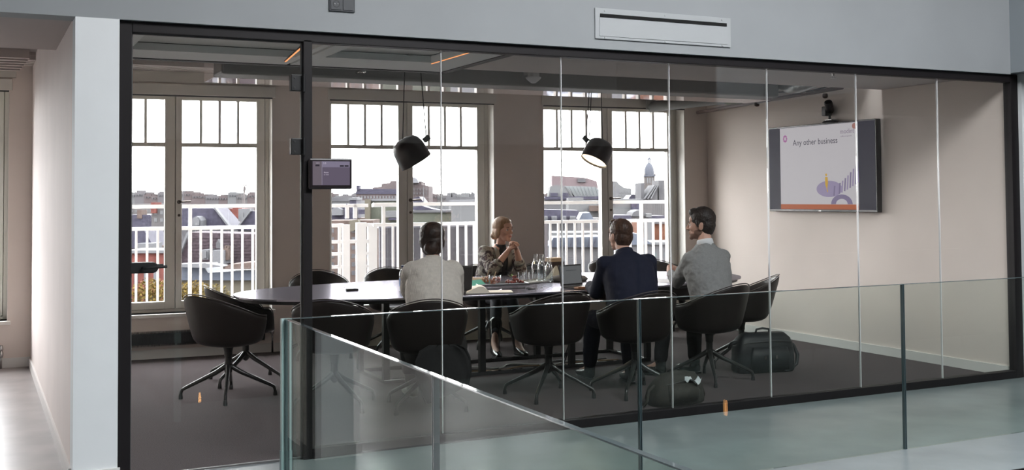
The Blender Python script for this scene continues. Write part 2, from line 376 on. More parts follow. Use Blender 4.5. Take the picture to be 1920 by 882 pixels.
for z0, z1 in ((2.235, 2.335), (1.845, 1.945)):
    h = MB().box((1.728, GY - .018, z0), (1.80, GY + .03, z1)).build('hinge', blackM, dr, bevel=.005)
    MB().tube([(1.803, GY - .036, z0 - .005), (1.803, GY - .036, z1 + .005)], .010, 10).build('hinge_barrel', blackM, h, smooth='auto')
    s_ = MB()
    for zz in (z0 + .02, z1 - .02): s_.lathe([(.006, 0), (.006, .004)], (1.75, GY - .018, zz), 10, (0, -1, 0))
    s_.build('screw', mat('screw_black', (.03, .03, .03), .4), h)
pts = [(.80, 1.158), (.925, 1.158)] + [(.925 + .031 * math.sin(a), 1.189 - .031 * math.cos(a)) for a in [PI * k / 8 for k in range(1, 8)]] + [(.925, 1.220), (.80, 1.220)]
hl = MB().prism(pts, (GY - .022, GY + .034)).build('lock_case', blackM, dr, bevel=.003)
MB().tube([(.87, GY - .02, 1.19), (.87, GY - .06, 1.19), (.885, GY - .066, 1.191), (.996, GY - .066, 1.195)], .009, 10).build('lever', blackM, hl, smooth='auto')
MB().tube([(.87, GY + .03, 1.19), (.87, GY + .07, 1.19), (.996, GY + .075, 1.195)], .009, 10).build('lever', blackM, hl, smooth='auto')

# ================================================================ BALUSTRADE
gbal = thing('glass_balustrade', 'frameless greenish glass balustrade turning a corner in the foreground', 'balustrade', (1.312, 5.06, 0))
def rail_panel(a, b, z0=0.0, z1=1.02, th=.02):
    a = V(a); b = V(b); L = (b - a).length; rz = math.atan2((b - a).y, (b - a).x)
    MM = Matrix.Translation(V((-1.312, -5.06, 0))) @ Matrix.Translation(a) @ Matrix.Rotation(rz, 4, 'Z')
    p = MB(MM).box((0, -th / 2, z0), (L, th / 2, z1 - .004)).build('glass_panel', railG, gbal)
    MB(MM).box((0, -th / 2, z1 - .004), (L, th / 2, z1)).build('top_edge', railEdge, p)
    for x in (0, L - .004): MB(MM).box((x, -th / 2 - .0005, z0), (x + .004, th / 2 + .0005, z1 - .004)).build('end_edge', mat('dark_glass_edge', (.05, .075, .08), .1, spec=1), p)
for x0, x1 in ((1.336, 3.250), (3.256, 5.187), (5.193, 7.13), (7.136, 9.1)): rail_panel((x0, 5.06, 0), (x1, 5.06, 0))
for y0, y1 in ((5.045, 3.226), (3.22, 1.3)): rail_panel((1.312, y0, 0), (1.312, y1, 0))
p = MB(Matrix.Translation(V((-1.312, -5.06, 0)))).box((1.288, 5.048, 0), (1.334, 5.075, 1.02)).build('corner_edge', mat('green_glass_edge', (.42, .56, .55), .12, spec=.9, noise=.06, nscale=3), gbal)
MB(Matrix.Translation(V((-1.312, -5.06, 0)))).box((1.286, 5.046, 0), (1.3355, 5.077, .41)).build('corner_sleeve', mat('green_glass_edge_dark', (.33, .46, .45), .2, spec=.8), p)
S(B((1.29, 1.0, -.36), (1.335, 4.40, -.0)).build('trim_2', frameM)); S(B((1.335, 4.385, -.36), (13, 4.40, .0)).build('trim_3', frameM))

# ================================================================ TABLE
TC = V((4.45, 9.15, 0)); TA, TBH, TN = 2.50, .98, 2.4
def sup(s, t_): return [(TC.x + (TA - s) * math.copysign(abs(math.cos(a)) ** (2 / TN), math.cos(a)), TC.y + (TBH - s) * math.copysign(abs(math.sin(a)) ** (2 / TN), math.sin(a))) for a in [2 * PI * k / t_ for k in range(t_)]]
tb = thing('meeting_table', 'long dark rounded meeting table on a black floor frame', 'table', (TC.x, TC.y, 0))
MT = Matrix.Translation(-TC)
MB(MT).prism(sup(0, 96), (.757, .775), 'z').build('tabletop', tableM, tb, bevel=.003)
MB(MT).prism(sup(.035, 96), (.730, .757), 'z').build('apron', tedgeM, tb)
fx0, fx1, fy0, fy1 = 3.16, 5.80, 8.88, 9.57
for (a, b) in (((fx0, fy0 - .025, .0), (fx1, fy0 + .025, .03)), ((fx0, fy1 - .025, 0), (fx1, fy1 + .025, .03)), ((fx0 - .025, fy0 - .025, 0), (fx0 + .025, fy1 + .025, .03)), ((fx1 - .025, fy0 - .025, 0), (fx1 + .025, fy1 + .025, .03))):
    MB(MT).box(a, b).build('floor_rail', mat('glossy_black_rail', (.03, .03, .032), .12, spec=.9), tb, bevel=.003)
for x in (3.16, 4.06, 4.97, 5.80):
    for y in (fy0, fy1): MB(MT).box((x - .027, y - .027, .03), (x + .027, y + .027, .73)).build('leg', legM, tb, bevel=.003)
MB(MT).box((3.1, 8.9, .70), (5.85, 8.96, .73)).build('beam', legM, tb); MB(MT).box((3.1, 9.5, .70), (5.85, 9.56, .73)).build('beam', legM, tb)

# ================================================================ CHAIRS
def smooth01(x): x = max(0, min(1, x)); return x * x * (3 - 2 * x)
def rimh(ph):  # ph: 0 front .. pi back
    if ph < .50: return .455
    if ph < 1.05: return .455 + (.645 - .455) * smooth01((ph - .5) / .55)
    return .645 + (.835 - .645) * smooth01((ph - 1.05) / (PI - 1.05)) 
def make_chair(label, loc, rz):
    t = thing('meeting_chair', label, 'chair', loc, rz, 'black shell chairs around the meeting table')
    NA = 56; bm = MB(); R = []; rim = []
    for k in range(NA):
        ph = 2 * PI * k / NA; fr_ = abs(((ph + PI) % (2 * PI)) - PI)  # 0 = front (+y)
        dx, dy = math.sin(ph), math.cos(ph)
        base = 1 / ((abs(dx) / .235) ** 2.6 + (abs(dy) / .215) ** 2.6) ** (1 / 2.6)
        h = rimh(fr_); lean = (h - .45)
        rr = base + .015 + lean * (.22 + .10 * (1 - abs(dx)))
        R.append((dx, dy, base, rr, h)); 
    rings = []
    for s_ in (.12, .35, .6, .82, .95): rings.append([(dx * b * s_, dy * b * s_, .415 + .03 * s_ ** 4) for dx, dy, b, rr, h in R])
    for s_ in (.04, .2, .45, .72, 1.0):
        ring = []
        for dx, dy, b, rr, h in R:
            q = b + .012 + (rr - b - .012) * (s_ ** .8); z = .447 + (h - .447) * s_
            ring.append((dx * q, dy * q, z))
        rings.append(ring)
    L = [bm.vs(r) for r in rings]; c = bm.vs([(0, 0, .413)])[0]
    for k in range(NA): bm.face([c, L[0][(k + 1) % NA], L[0][k]])
    for a, b in zip(L, L[1:]):
        for k in range(NA): bm.face([a[k], a[(k + 1) % NA], b[(k + 1) % NA], b[k]])
    sh = bm.build('shell', shellM, t, smooth=True)
    so = sh.modifiers.new('solid', 'SOLIDIFY'); so.thickness = .018; so.offset = 0
    ss = sh.modifiers.new('sub', 'SUBSURF'); ss.levels = 1; ss.render_levels = 1
    MB().tube([V(p) + V((0, 0, .0065)) for p in rings[-1]], .0045, 6, close=True).build('rim_trim', seatfabM, t, smooth=True)
    cu = MB().loft([((0, 0, .425), .18, .17), ((0, 0, .445), .20, .19), ((0, 0, .46), .195, .185), ((0, 0, .468), .15, .14)], (1, 0, 0), 24, 2.6)
    cu.build('seat', mat('black_seat_leather', (.018, .015, .015), .5), t, smooth=True)
    MB().lathe([(.06, .425), (.055, .40), (.040, .395), (.033, .36), (.033, .33), (.028, .325), (.028, .24), (.034, .235), (.030, .20), (.012, .18)], n=18).build('column', legM, t, smooth='auto')
    for k in range(4):
        a = PI / 4 + PI / 2 * k; d = V((math.cos(a), math.sin(a), 0))
        l = MB(); l.tube([d * .010 + V((0, 0, .255)), d * .035 + V((0, 0, .235)), d * .10 + V((0, 0, .195)), d * .335 + V((0, 0, .082)), d * .355 + V((0, 0, .07)), d * .362 + V((0, 0, .05)), d * .365 + V((0, 0, .02))], [.020, .021, .019, .014, .013, .013, .012], 8)
        lo = l.build('leg', legM, t, smooth=True)
        MB().lathe([(.017, 0), (.017, .014), (.014, .035), (.012, .04)], d * .365, 10).build('foot_glide', blackM, lo, smooth='auto')
    return t
def fac(c, tgt): return math.atan2(-(tgt[0] - c[0]), (tgt[1] - c[1]))
chairs = [
 ('empty black shell chair nearest the glass door, at the left end of the table', (1.835, 8.877, 0), -1.05),
 ('empty black shell chair at the left tip of the table, behind the nearest empty one', (2.125, 9.56, 0), -1.62),
 ('empty black shell chair behind the black door post, left of the cream jumper', (2.47, 8.10, 0), -.50),
 ('black shell chair in which the woman in the cream knitted jumper sits', (3.08, 7.74, 0), -.25),
 ('empty black shell chair between the cream jumper woman and the man in the navy jacket', (4.10, 7.70, 0), .03),
 ('black shell chair in which the man in the navy jacket sits', (4.78, 7.50, 0), .02),
 ('black shell chair in which the man in the grey jumper sits', (5.66, 7.70, 0), .28),
 ('empty black shell chair at the right end of the table, the bag under it', (6.43, 8.25, 0), .95),
 ('empty black shell chair across the table just right of the door post', (3.13, 10.72, 0), PI - .15),
 ('empty black shell chair across the table, left of the cream jumper woman', (3.93, 10.75, 0), PI - .1),
 ('black shell chair in which the woman with the patterned cardigan sits', (4.95, 10.62, 0), PI),
 ('empty black shell chair across the table behind the glass carafes', (5.70, 10.58, 0), PI + .1),
 ('empty black shell chair across the table, mostly hidden by the navy man', (6.50, 10.52, 0), PI + .2),
 ('empty black shell chair across the table between the two men', (7.20, 10.30, 0), PI + .45)]
ch0 = None
for lb, lc, rz in chairs:
    if ch0 is None: ch0 = make_chair(lb, lc, rz)
    else: dup(ch0, lc, rz, lb)

# ================================================================ PEOPLE
skinM = mat('skin_light', (.56, .33, .25), .55, noise=.06, nscale=12)
def remesh(o, vox, sm=3, fac=.5):
    r = o.modifiers.new('remesh', 'REMESH'); r.mode = 'VOXEL'; r.voxel_size = vox; r.use_smooth_shade = True
    s = o.modifiers.new('smooth', 'SMOOTH'); s.factor = fac; s.iterations = sm
def folds(o, size, strength, seed=0):
    tx = bpy.data.textures.new('fold_noise', 'CLOUDS'); tx.noise_scale = size; tx.noise_depth = 2
    d = o.modifiers.new('folds', 'DISPLACE'); d.texture = tx; d.strength = strength; d.mid_level = .5; d.texture_coords = 'LOCAL'
def rotz(a): return Matrix.Rotation(a, 3, 'Z')
def frame_hand(dirv, nrm):
    d = V(dirv).normalized(); n = V(nrm); n = (n - d * n.dot(d)).normalized(); s = n.cross(d); return d, n, s  # n: palm faces n ; s: sideways
def hand(bm, wrist, dirv, palm, side, curl=(.5, .7, .5), spread=.06, thumb=1.0, k=1.0):
    # side=+1/-1 : on which side (along s) the thumb leaves the palm
    d, n, s = frame_hand(dirv, palm); w0 = V(wrist)
    bm.limb([w0, w0 + d * .03 * k], [.024 * k, .024 * k], 10)
    bm.loft([(w0 + d * .005, .026 * k, .018 * k), (w0 + d * .03 * k, .034 * k, .018 * k), (w0 + d * .065 * k, .040 * k, .016 * k), (w0 + d * .090 * k, .039 * k, .013 * k)], s, 16, 2.4)
    for i, (off, ln) in enumerate(((.030, .072), (.010, .080), (-.010, .076), (-.029, .060))):
        o = off * side; p = w0 + d * .085 * k + s * o * k; a = 0; dd = (d + s * (o * spread * 30)).normalized(); P = [p]
        for j, f in enumerate((.45, .31, .24)):
            a += curl[j] * (1 + .07 * i); v = dd * math.cos(a) + n * math.sin(a); P.append(P[-1] + v * ln * f * k)
        bm.limb(P, [.0092 * k, .0088 * k, .0080 * k, .0068 * k], 8)
    t0 = w0 + d * .028 * k + s * .026 * side * k + n * .006
    v1 = (s * side * .75 + d * .75 + n * .35 * thumb).normalized(); v2 = (s * side * .25 + d * .9 + n * .5 * thumb).normalized()
    bm.limb([t0, t0 + v1 * .038 * k, t0 + v1 * .038 * k + v2 * .030 * k, t0 + v1 * .038 * k + v2 * .055 * k], [.014 * k, .011 * k, .0095 * k, .0075 * k], 8)
def make_person(label, loc, rz, J, head_rz, head_pitch=0, hk=1.0, hands=None, female=False, legs=True):
    p_lab = label
    bm = MB()
    # trunk
    pel, wai, che, uch, nb = [V(J[q]) for q in ('pelvis', 'waist', 'chest', 'upper', 'neck')]
    sx = (V(J['shR']) - V(J['shL'])).normalized()
    bm.loft([(pel + V((0, 0, -.08)), .13, .10), (pel, .17, .125), (wai, .135, .10), (che, .155, .115), (uch, .14, .095), (nb, .065, .06)], sx, 24, 2.3)
    hc = V(J['head']); hr = rotz(head_rz) @ Matrix.Rotation(head_pitch, 3, 'X')
    def H(p): return hc + hr @ (V(p) * hk)
    nk = .050 if female else .060
    bm.limb([nb + V((0, 0, -.03)), nb + V((0, 0, .01)), H((0, -.022, -.055))], [nk * 1.12, nk, nk * .95], 16)
    def E(c, r): bm.ell(H(c), tuple(x * hk for x in r), rot=hr, n=20, m=14)
    E((0, -.018, .040), (.076, .095, .082)); E((0, .022, -.005), (.066, .070, .078)); E((0, .030, -.055), (.050 if not female else .045, .056, .050)); E((0, .070, -.092), (.022, .018, .018))
    E((0, .062, .048), (.055, .026, .030)); E((0, .083, .022), (.040, .012, .008)); E((.032, .066, -.022), (.020, .018, .022)); E((-.032, .066, -.022), (.020, .018, .022))
    bm.limb([H((0, .088, .018)), H((0, .100, -.008)), H((0, .108, -.024))], [.008 * hk, .0095 * hk, .012 * hk], 10)
    E((.011, .098, -.028), (.008, .009, .007)); E((-.011, .098, -.028), (.008, .009, .007)); E((0, .086, -.052), (.022, .012, .008)); E((0, .084, -.064), (.018, .012, .008))
    for s in (1, -1):
        E((.077 * s, -.012, -.008), (.009, .020, .032)); E((.082 * s, -.020, .004), (.007, .014, .018))
    # arms
    for s, sh, el, wr in ((1, 'shR', 'elR', 'wrR'), (-1, 'shL', 'elL', 'wrL')):
        a, b, c = V(J[sh]), V(J[el]), V(J[wr])
        bm.limb([uch + (a - uch) * .35, a, a.lerp(b, .5), b, b.lerp(c, .35), c], [.052, .056, .046, .040, .040, .027], 12)
    if hands:
        for hd in hands: hand(bm, *hd)
    for s, hp, kn, an, to in ((1, 'hiR', 'knR', 'anR', 'toR'), (-1, 'hiL', 'knL', 'anL', 'toL')):
        a, b, c, d = V(J[hp]), V(J[kn]), V(J[an]), V(J[to])
        bm.limb([a, a.lerp(b, .5), b, b.lerp(c, .35), c, c.lerp(d, .5) - V((0, 0, .01)), d], [.085, .072, .056, .052, .036, .030, .026], 12)
    body = bm.build('person', skinM, None, smooth=True); remesh(body, .0048, 3)
    body.location = loc; body.rotation_euler = (0, 0, rz); tag(body, label, 'person')
    return body, H, hr, hk, sx
def eyes(body, H, hr, hk, iris=(.10, .12, .12), brow=(.12, .07, .05)):
    for s in (1, -1):
        e = MB().ell(H((.030 * s, .074, .004)), tuple(x * hk for x in (.0135, .012, .0085)), rot=hr, n=14, m=8).build('eye', mat('eye_white', (.62, .58, .55), .3), body, smooth=True)
        MB().ell(H((.030 * s, .0835, .004)), tuple(x * hk for x in (.0062, .004, .0062)), rot=hr, n=12, m=6).build('iris', mat('iris_%d' % int(iris[0] * 1000), iris, .2), e, smooth=True)
        MB().tube([H((.016 * s, .0865, .0125)), H((.030 * s, .0885, .0145)), H((.044 * s, .080, .010))], [.0015, .0022, .0012], 6).build('eyelid', mat('lash_brown', (.05, .03, .025), .6), e, smooth=True)
        MB().tube([H((.014 * s, .092, .024)), H((.030 * s, .093, .030)), H((.047 * s, .080, .026))], [.003, .0042, .0015], 6).build('eyebrow', mat('brow_%d' % int(brow[0] * 1000), brow, .8), body, smooth=True)
def hairmat(name, a, b):
    m = mat(name, a, .5, c2=b, nscale=30, stretch=(1, 1, .25), spec=.35); return wavebump(m, 40, .25, 'X', .002, 4)
def sleeve_cloth(bm, J, r, cuff=1.0, arms=('R', 'L')):
    uch = V(J['upper'])
    for q in arms:
        a, b, c = V(J['sh' + q]), V(J['el' + q]), V(J['wr' + q]); e = b.lerp(c, cuff)
        bm.limb([uch + (a - uch) * .3 + V((0, 0, -.01)), a, a.lerp(b, .5), b, b.lerp(e, .5), e], [x for x in r], 14)
def legs_cloth(name, m, body, J, k=1.0, cuff=.86, vox=.010, seat=True):
    bm = MB()
    if seat: bm.loft([(V(J['pelvis']) + V((0, 0, -.095)), .15, .12), (J['pelvis'], .185, .14), (V(J['waist']) + V((0, 0, -.04)), .15, .12)], (1, 0, 0), 24, 2.4)
    for q in 'RL':
        a, b, c = V(J['hi' + q]), V(J['kn' + q]), V(J['an' + q]); e = b.lerp(c, cuff)
        bm.limb([a, a.lerp(b, .5), b, b.lerp(e, .5), e], [.100 * k, .088 * k, .074 * k, .070 * k, .060 * k], 14)
    o = bm.build(name, m, body, smooth=True); remesh(o, vox, 3); folds(o, .06, .012); return o
def shoes(body, J, m, boot=0, name='shoe'):
    for q in 'RL':
        a, t = V(J['an' + q]), V(J['to' + q]); f = (t - a); f.z = 0; f.normalize(); b = MB(); fl = min(a.z, t.z) - .035
        heel = V((a.x, a.y, 0)) - f * .045; up = V((0, 0, 1)); zz = max(0, t.z - .04)
        b.loft([(heel + up * (zz + .045), .030, .034), (heel + f * .05 + up * (zz + .05), .038, .046), (heel + f * .13 + up * (zz + .042), .044, .036), (heel + f * .22 + up * (zz + .034), .042, .026), (heel + f * .275 + up * (zz + .03), .024, .018)], f.cross(up), 16, 2.5)
        b.limb([V((a.x, a.y, zz + .05)), V((a.x, a.y, a.z)) + (V(J['kn' + q]) - a) * (.46 if boot else .04)], [.046, .068 if boot else .048], 14)
        o = b.build(name, m, body, smooth=True); remesh(o, .007, 2)
        s_ = MB(); pts = []
        sd = f.cross(up)
        for u, w_ in ((-.01, .026), (.05, .032), (.13, .041), (.20, .040), (.27, .022)): pts.append(heel + f * u + sd * w_)
        for u, w_ in ((.27, -.022), (.20, -.040), (.13, -.041), (.05, -.032), (-.01, -.026)): pts.append(heel + f * u + sd * w_)
        s_.rings([[p + up * zz for p in pts], [p + up * (zz + .012) for p in pts]]); s_.build('sole', blackM, o)

# ---- woman in the cream jumper (seen from behind)
J = dict(pelvis=(0, -.03, .56), waist=(.0, .02, .70), chest=(.01, .11, .88), upper=(.02, .155, 1.00), neck=(.03, .20, 1.07), head=(.045, .275, 1.255),
 shR=(.180, .17, 1.005), shL=(-.135, .15, 1.005), elR=(.225, .33, .83), elL=(-.115, .36, .85), wrR=(.22, .56, .815), wrL=(-.10, .58, .815),
 hiR=(.09, .0, .53), hiL=(-.09, .0, .53), knR=(.13, .44, .53), knL=(-.13, .44, .53), anR=(.12, .42, .11), anL=(-.10, .38, .11), toR=(.13, .58, .045), toL=(-.12, .54, .045))
hands = [((.22, .56, .815), (-.35, 1, -.10), (0, -.2, -1), -1, (.25, .3, .2)), ((-.10, .58, .815), (.25, 1, -.10), (0, -.2, -1), 1, (.25, .3, .2))]
b, H, hr, hk, sx = make_person('woman in a cream knitted jumper, back turned, dark hair knotted low', (3.135, 7.73, 0), -.20, J, -.28, .05, 1.0, hands, True)
eyes(b, H, hr, hk)
hm = hairmat('dark_brown_hair', (.010, .004, .003), (.032, .014, .008))
h = MB()
for c, r in (((0, -.020, .043), (.103, .110, .095)), ((0, -.045, -.015), (.104, .085, .095)), ((0, -.060, -.075), (.080, .060, .060)), ((.0, -.118, -.065), (.058, .042, .048)), ((.02, -.118, -.03), (.03, .03, .03)), ((-.025, -.112, -.05), (.03, .03, .03))): h.ell(H(c), tuple(x * hk for x in r), rot=hr, n=20, m=14)
o = h.build('hair', hm, b, smooth=True); remesh(o, .006, 5); folds(o, .018, .007)
h = MB()
for k in range(9): a = k * .7; h.tube([H((.04 * math.cos(a + j * .9), -.128 + .008 * math.sin(j * 2), -.040 + .034 * math.sin(a + j * .9))) for j in range(5)], .006, 6)
h.build('hair_knot', hm, b, smooth=True)
h = MB(); h.tube([H((.082, .03, .01)), H((.088, .04, -.05)), H((.085, .035, -.11))], [.004, .003, .0015], 6); h.tube([H((-.05, -.08, -.08)), H((-.055, -.085, -.13))], [.003, .001], 5); h.build('loose_strand', hm, b, smooth=True)
knit = mat('cream_knit', (.58, .54, .49), .95, noise=.06, nscale=40, spec=.15); wavebump(knit, 46, .45, 'X', .006, 2)
c = MB(); c.loft([((0, -.02, .56), .205, .165), ((.01, .0, .66), .215, .175), ((.015, .06, .80), .218, .170), ((.02, .12, .92), .215, .155), ((.02, .155, 1.01), .205, .128), ((.025, .175, 1.055), .160, .108), ((.03, .19, 1.085), .085, .082)], (1, 0.05, 0), 28, 2.4)
sleeve_cloth(c, J, [.085, .088, .088, .082, .068, .050], .85)
o = c.build('knitted_jumper', knit, b, smooth=True); remesh(o, .009, 12); folds(o, .07, .018)
MB().loft([((.03, .185, 1.083), .078, .074), ((.032, .196, 1.105), .070, .066)], (1, .05, 0), 24).build('neckband', knit, b, smooth=True)
skm = mat('black_wool', (.012, .010, .011), .9)
c = MB(); c.loft([((0, -.02, .60), .17, .14), ((0, .0, .50), .21, .19), ((.02, .05, .44), .25, .26)], (1, 0, 0), 24, 2.6)
for q in 'RL': c.limb([V(J['hi' + q]), V(J['kn' + q]), V(J['kn' + q]).lerp(V(J['an' + q]), .7)], [.105, .085, .075], 14)
o = c.build('black_trousers', skm, b, smooth=True); remesh(o, .011, 3)
shoes(b, J, mat('pale_boot_leather', (.30, .28, .26), .4), 1, 'boot')
ct = MB(); Rr = []
for z, wx, dy, y in ((.50, .10, .010, -.285), (.46, .17, .012, -.280), (.40, .20, .02, -.275), (.30, .21, .03, -.29), (.20, .18, .035, -.30), (.13, .13, .03, -.30)):
    Rr.append([(.05 + wx * math.cos(a) + .012 * math.sin(5 * a), y + dy * math.sin(a) + .012 * math.sin(7 * a + z * 20), z + (.05 * math.cos(a) if z < .2 else 0)) for a in [2 * PI * k / 28 for k in range(28)]])
ct.rings(Rr); cw = ct.build('coat', mat('black_coat_cloth', (.010, .009, .010), .95), None, smooth=True); cw.location = (3.10, 7.73, 0); cw.rotation_euler = (0, 0, -.20)
tag(cw, 'black coat hanging below the seat behind the woman in the cream jumper', 'coat')

# ---- man in the navy jacket
J = dict(pelvis=(0, -.04, .57), waist=(0, -.01, .72), chest=(0, .07, .90), upper=(0, .12, 1.025), neck=(0, .16, 1.09), head=(-.005, .228, 1.248),
 shR=(.205, .12, 1.035), shL=(-.185, .12, 1.015), elR=(.255, .20, .77), elL=(-.20, .27, .79), wrR=(.18, .45, .825), wrL=(-.16, .50, .82),
 hiR=(.10, .0, .55), hiL=(-.10, .0, .55), knR=(.14, .43, .55), knL=(-.15, .46, .55), anR=(.16, .40, .11), anL=(-.12, .62, .12), toR=(.18, .57, .045), toL=(-.13, .79, .06))
hands = [((.18, .45, .825), (-.6, .8, -.1), (-.2, -.3, -1), -1, (.4, .5, .3)), ((-.16, .50, .82), (.6, .7, -.1), (.2, -.3, -1), 1, (.4, .5, .3))]
b, H, hr, hk, sx = make_person('man in a navy suit jacket with short brown hair, seen from behind', (4.78, 7.52, 0), -.12, J, .20, 0, 1.09, hands)
eyes(b, H, hr, hk)
hm = hairmat('brown_hair', (.030, .014, .009), (.075, .036, .022))
h = MB()
for c, r in (((0, -.022, .047), (.083, .099, .088)), ((0, -.050, -.005), (.076, .064, .075)), ((0, -.045, -.050), (.058, .052, .038)), ((.074, -.002, .015), (.010, .022, .032)), ((-.074, -.002, .015), (.010, .022, .032)), ((0, .045, .100), (.055, .045, .03))): h.ell(H(c), tuple(x * hk for x in r), rot=hr, n=20, m=14)
o = h.build('hair', hm, b, smooth=True); remesh(o, .005, 2); folds(o, .015, .007)
navy = mat('navy_suit_wool', (.010, .012, .026), .85, noise=.15, nscale=120, spec=.2)
c = MB(); c.loft([((0, -.04, .54), .20, .165), ((0, -.035, .64), .205, .16), ((0, .02, .80), .212, .155), ((0, .075, .93), .218, .150), ((0, .115, 1.01), .218, .125), ((0, .13, 1.065), .165, .100), ((0, .15, 1.105), .078, .075)], (1, 0, 0), 28, 2.6)
c.limb([(-.20, .12, 1.03), (.20, .12, 1.03)], [.064, .064], 14)
sleeve_cloth(c, J, [.070, .070, .066, .064, .056, .048], .93)
o = c.build('suit_jacket', navy, b, smooth=True); remesh(o, .009, 12); folds(o, .09, .014)
MB().loft([((0, .150, 1.085), .086, .082), ((0, .150, 1.115), .077, .074), ((0, .158, 1.128), .072, .070)], (1, 0, 0), 28).build('jacket_collar', navy, b, smooth=True)
MB().loft([((0, .155, 1.10), .073, .071), ((0, .162, 1.142), .066, .064)], (1, 0, 0), 28).build('shirt_collar', mat('pale_blue_shirt', (.42, .50, .62), .8), b, smooth=True)
v = MB()
for dx in (-.004, .004): v.tube([(dx, -.205, .56), (dx, -.200, .64), (dx, -.165, .72)], .002, 5)
v.build('jacket_vent', navy, b)
legs_cloth('suit_trousers', navy, b, J, 1.0, .88)
shoes(b, J, mat('black_leather', (.012, .012, .012), .25))

# ---- man in the grey jumper
J = dict(pelvis=(0, -.04, .57), waist=(0, .0, .73), chest=(0, .09, .93), upper=(.03, .10, 1.07), neck=(.04, .12, 1.15), head=(.033, .170, 1.318),
 shR=(.195, .09, 1.03), shL=(-.135, .10, 1.02), elR=(.25, .33, .81), elL=(-.11, .34, .815), wrR=(.085, .53, .87), wrL=(-.02, .55, .875),
 hiR=(.10, .0, .55), hiL=(-.10, .0, .55), knR=(.15, .44, .55), knL=(-.16, .45, .55), anR=(.05, .30, .11), anL=(-.30, .34, .11), toR=(.04, .46, .045), toL=(-.37, .49, .045))
hands = [((.085, .53, .87), (-.55, .75, .45), (-.8, -.5, 0), 1, (.75, .9, .5), .05), ((-.02, .55, .875), (.35, .85, .45), (.8, -.4, 0), -1, (.75, .9, .5), .05)]
b, H, hr, hk, sx = make_person('man in a grey jumper with short black hair and beard, in profile', (5.73, 7.76, 0), .05, J, .73, -.03, 1.13, hands)
eyes(b, H, hr, hk, (.05, .03, .02), (.02, .013, .01))
hm = hairmat('black_hair', (.010, .007, .006), (.030, .020, .016))
h = MB()
for c, r in (((0, -.018, .052), (.085, .102, .094)), ((0, -.050, .0), (.080, .064, .078)), ((0, -.048, -.045), (.060, .050, .040)), ((.076, .006, .018), (.009, .020, .038)), ((-.076, .006, .018), (.009, .020, .038)), ((0, .048, .102), (.058, .042, .032))): h.ell(H(c), tuple(x * hk for x in r), rot=hr, n=20, m=14)
o = h.build('hair', hm, b, smooth=True); remesh(o, .005, 2); folds(o, .012, .010)
h = MB()
for c, r in (((0, .036, -.073), (.0495, .0515, .036)), ((0, .076, -.094), (.0235, .0185, .019)), ((.050, .014, -.050), (.012, .034, .030)), ((-.050, .014, -.050), (.012, .034, .030)), ((0, .094, -.043), (.019, .009, .004))): h.ell(H(c), tuple(x * hk for x in r), rot=hr, n=20, m=14)
o = h.build('beard', mat('beard_shadow', (.17, .095, .068), .9), b, smooth=True); remesh(o, .005, 3)
grey = mat('grey_marl_wool', (.25, .255, .255), .95, noise=.16, nscale=220, spec=.15); wavebump(grey, 45, .25, 'X', .004, 6)
c = MB(); c.loft([((0, -.04, .56), .185, .155), ((0, -.035, .64), .190, .155), ((0, .01, .78), .198, .150), ((.015, .07, .93), .222, .150), ((.030, .09, 1.02), .215, .130), ((.035, .105, 1.08), .165, .105), ((.038, .115, 1.125), .105, .085), ((.04, .12, 1.148), .078, .076)], (1, 0, 0), 28, 2.4)
sleeve_cloth(c, J, [.080, .080, .068, .060, .050, .038], .93)
o = c.build('grey_jumper', grey, b, smooth=True); remesh(o, .008, 10); folds(o, .05, .020)
MB().loft([((0, -.045, .545), .190, .160), ((0, -.043, .60), .192, .160)], (1, 0, 0), 28, 2.4).build('jumper_hem', grey, b, smooth=True)
MB().loft([((.04, .118, 1.135), .080, .078), ((.04, .124, 1.178), .071, .069), ((.04, .127, 1.190), .069, .067)], (1, 0, 0), 28).build('shirt_collar', mat('white_shirt', (.72, .74, .76), .8), b, smooth=True)
legs_cloth('black_trousers', mat('black_trouser_cloth', (.011, .011, .013), .9), b, J, 1.0, .9)
shoes(b, J, mat('black_leather', (.012, .012, .012), .25))

# ---- woman across the table
J = dict(pelvis=(0, .0, .57), waist=(0, .06, .72), chest=(0, .17, .88), upper=(.0, .235, .985), neck=(-.0, .27, 1.07), head=(-.005, .325, 1.228),
 shR=(.178, .235, 1.01), shL=(-.165, .235, 1.005), elR=(.20, .47, .825), elL=(-.115, .50, .825), wrR=(.045, .545, 1.03), wrL=(-.035, .565, 1.03),
 hiR=(.09, .03, .54), hiL=(-.09, .03, .54), knR=(.17, .50, .54), knL=(.0, .52, .54), anR=(.34, .80, .12), anL=(.10, .84, .11), toR=(.38, .94, .045), toL=(.12, .99, .045))
hands = [((.045, .545, 1.03), (-.50, .25, 1), (-1, .1, -.3), 1, (.8, .9, .6), .05), ((-.035, .565, 1.03), (.40, .05, 1), (1, .1, -.3), -1, (.8, .9, .6), .05)]
b, H, hr, hk, sx = make_person('woman with tied fair hair and a patterned cardigan, hands clasped before her chin', (4.96, 10.64, 0), PI + .02, J, .36, .02, 1.08, hands, True)
eyes(b, H, hr, hk, (.10, .12, .12), (.20, .12, .08))
MB().loft([(H((-.021, .0905, -.056)), .001, .002), (H((0, .0995, -.056)), .003, .0062), (H((.021, .0905, -.056)), .001, .002)], hr @ V((0, 1, 0)), 10).build('lips', mat('lip_rose', (.42, .12, .11), .45), b, smooth=True)
hm = hairmat('fair_hair', (.22, .125, .070), (.42, .27, .165))
h = MB()
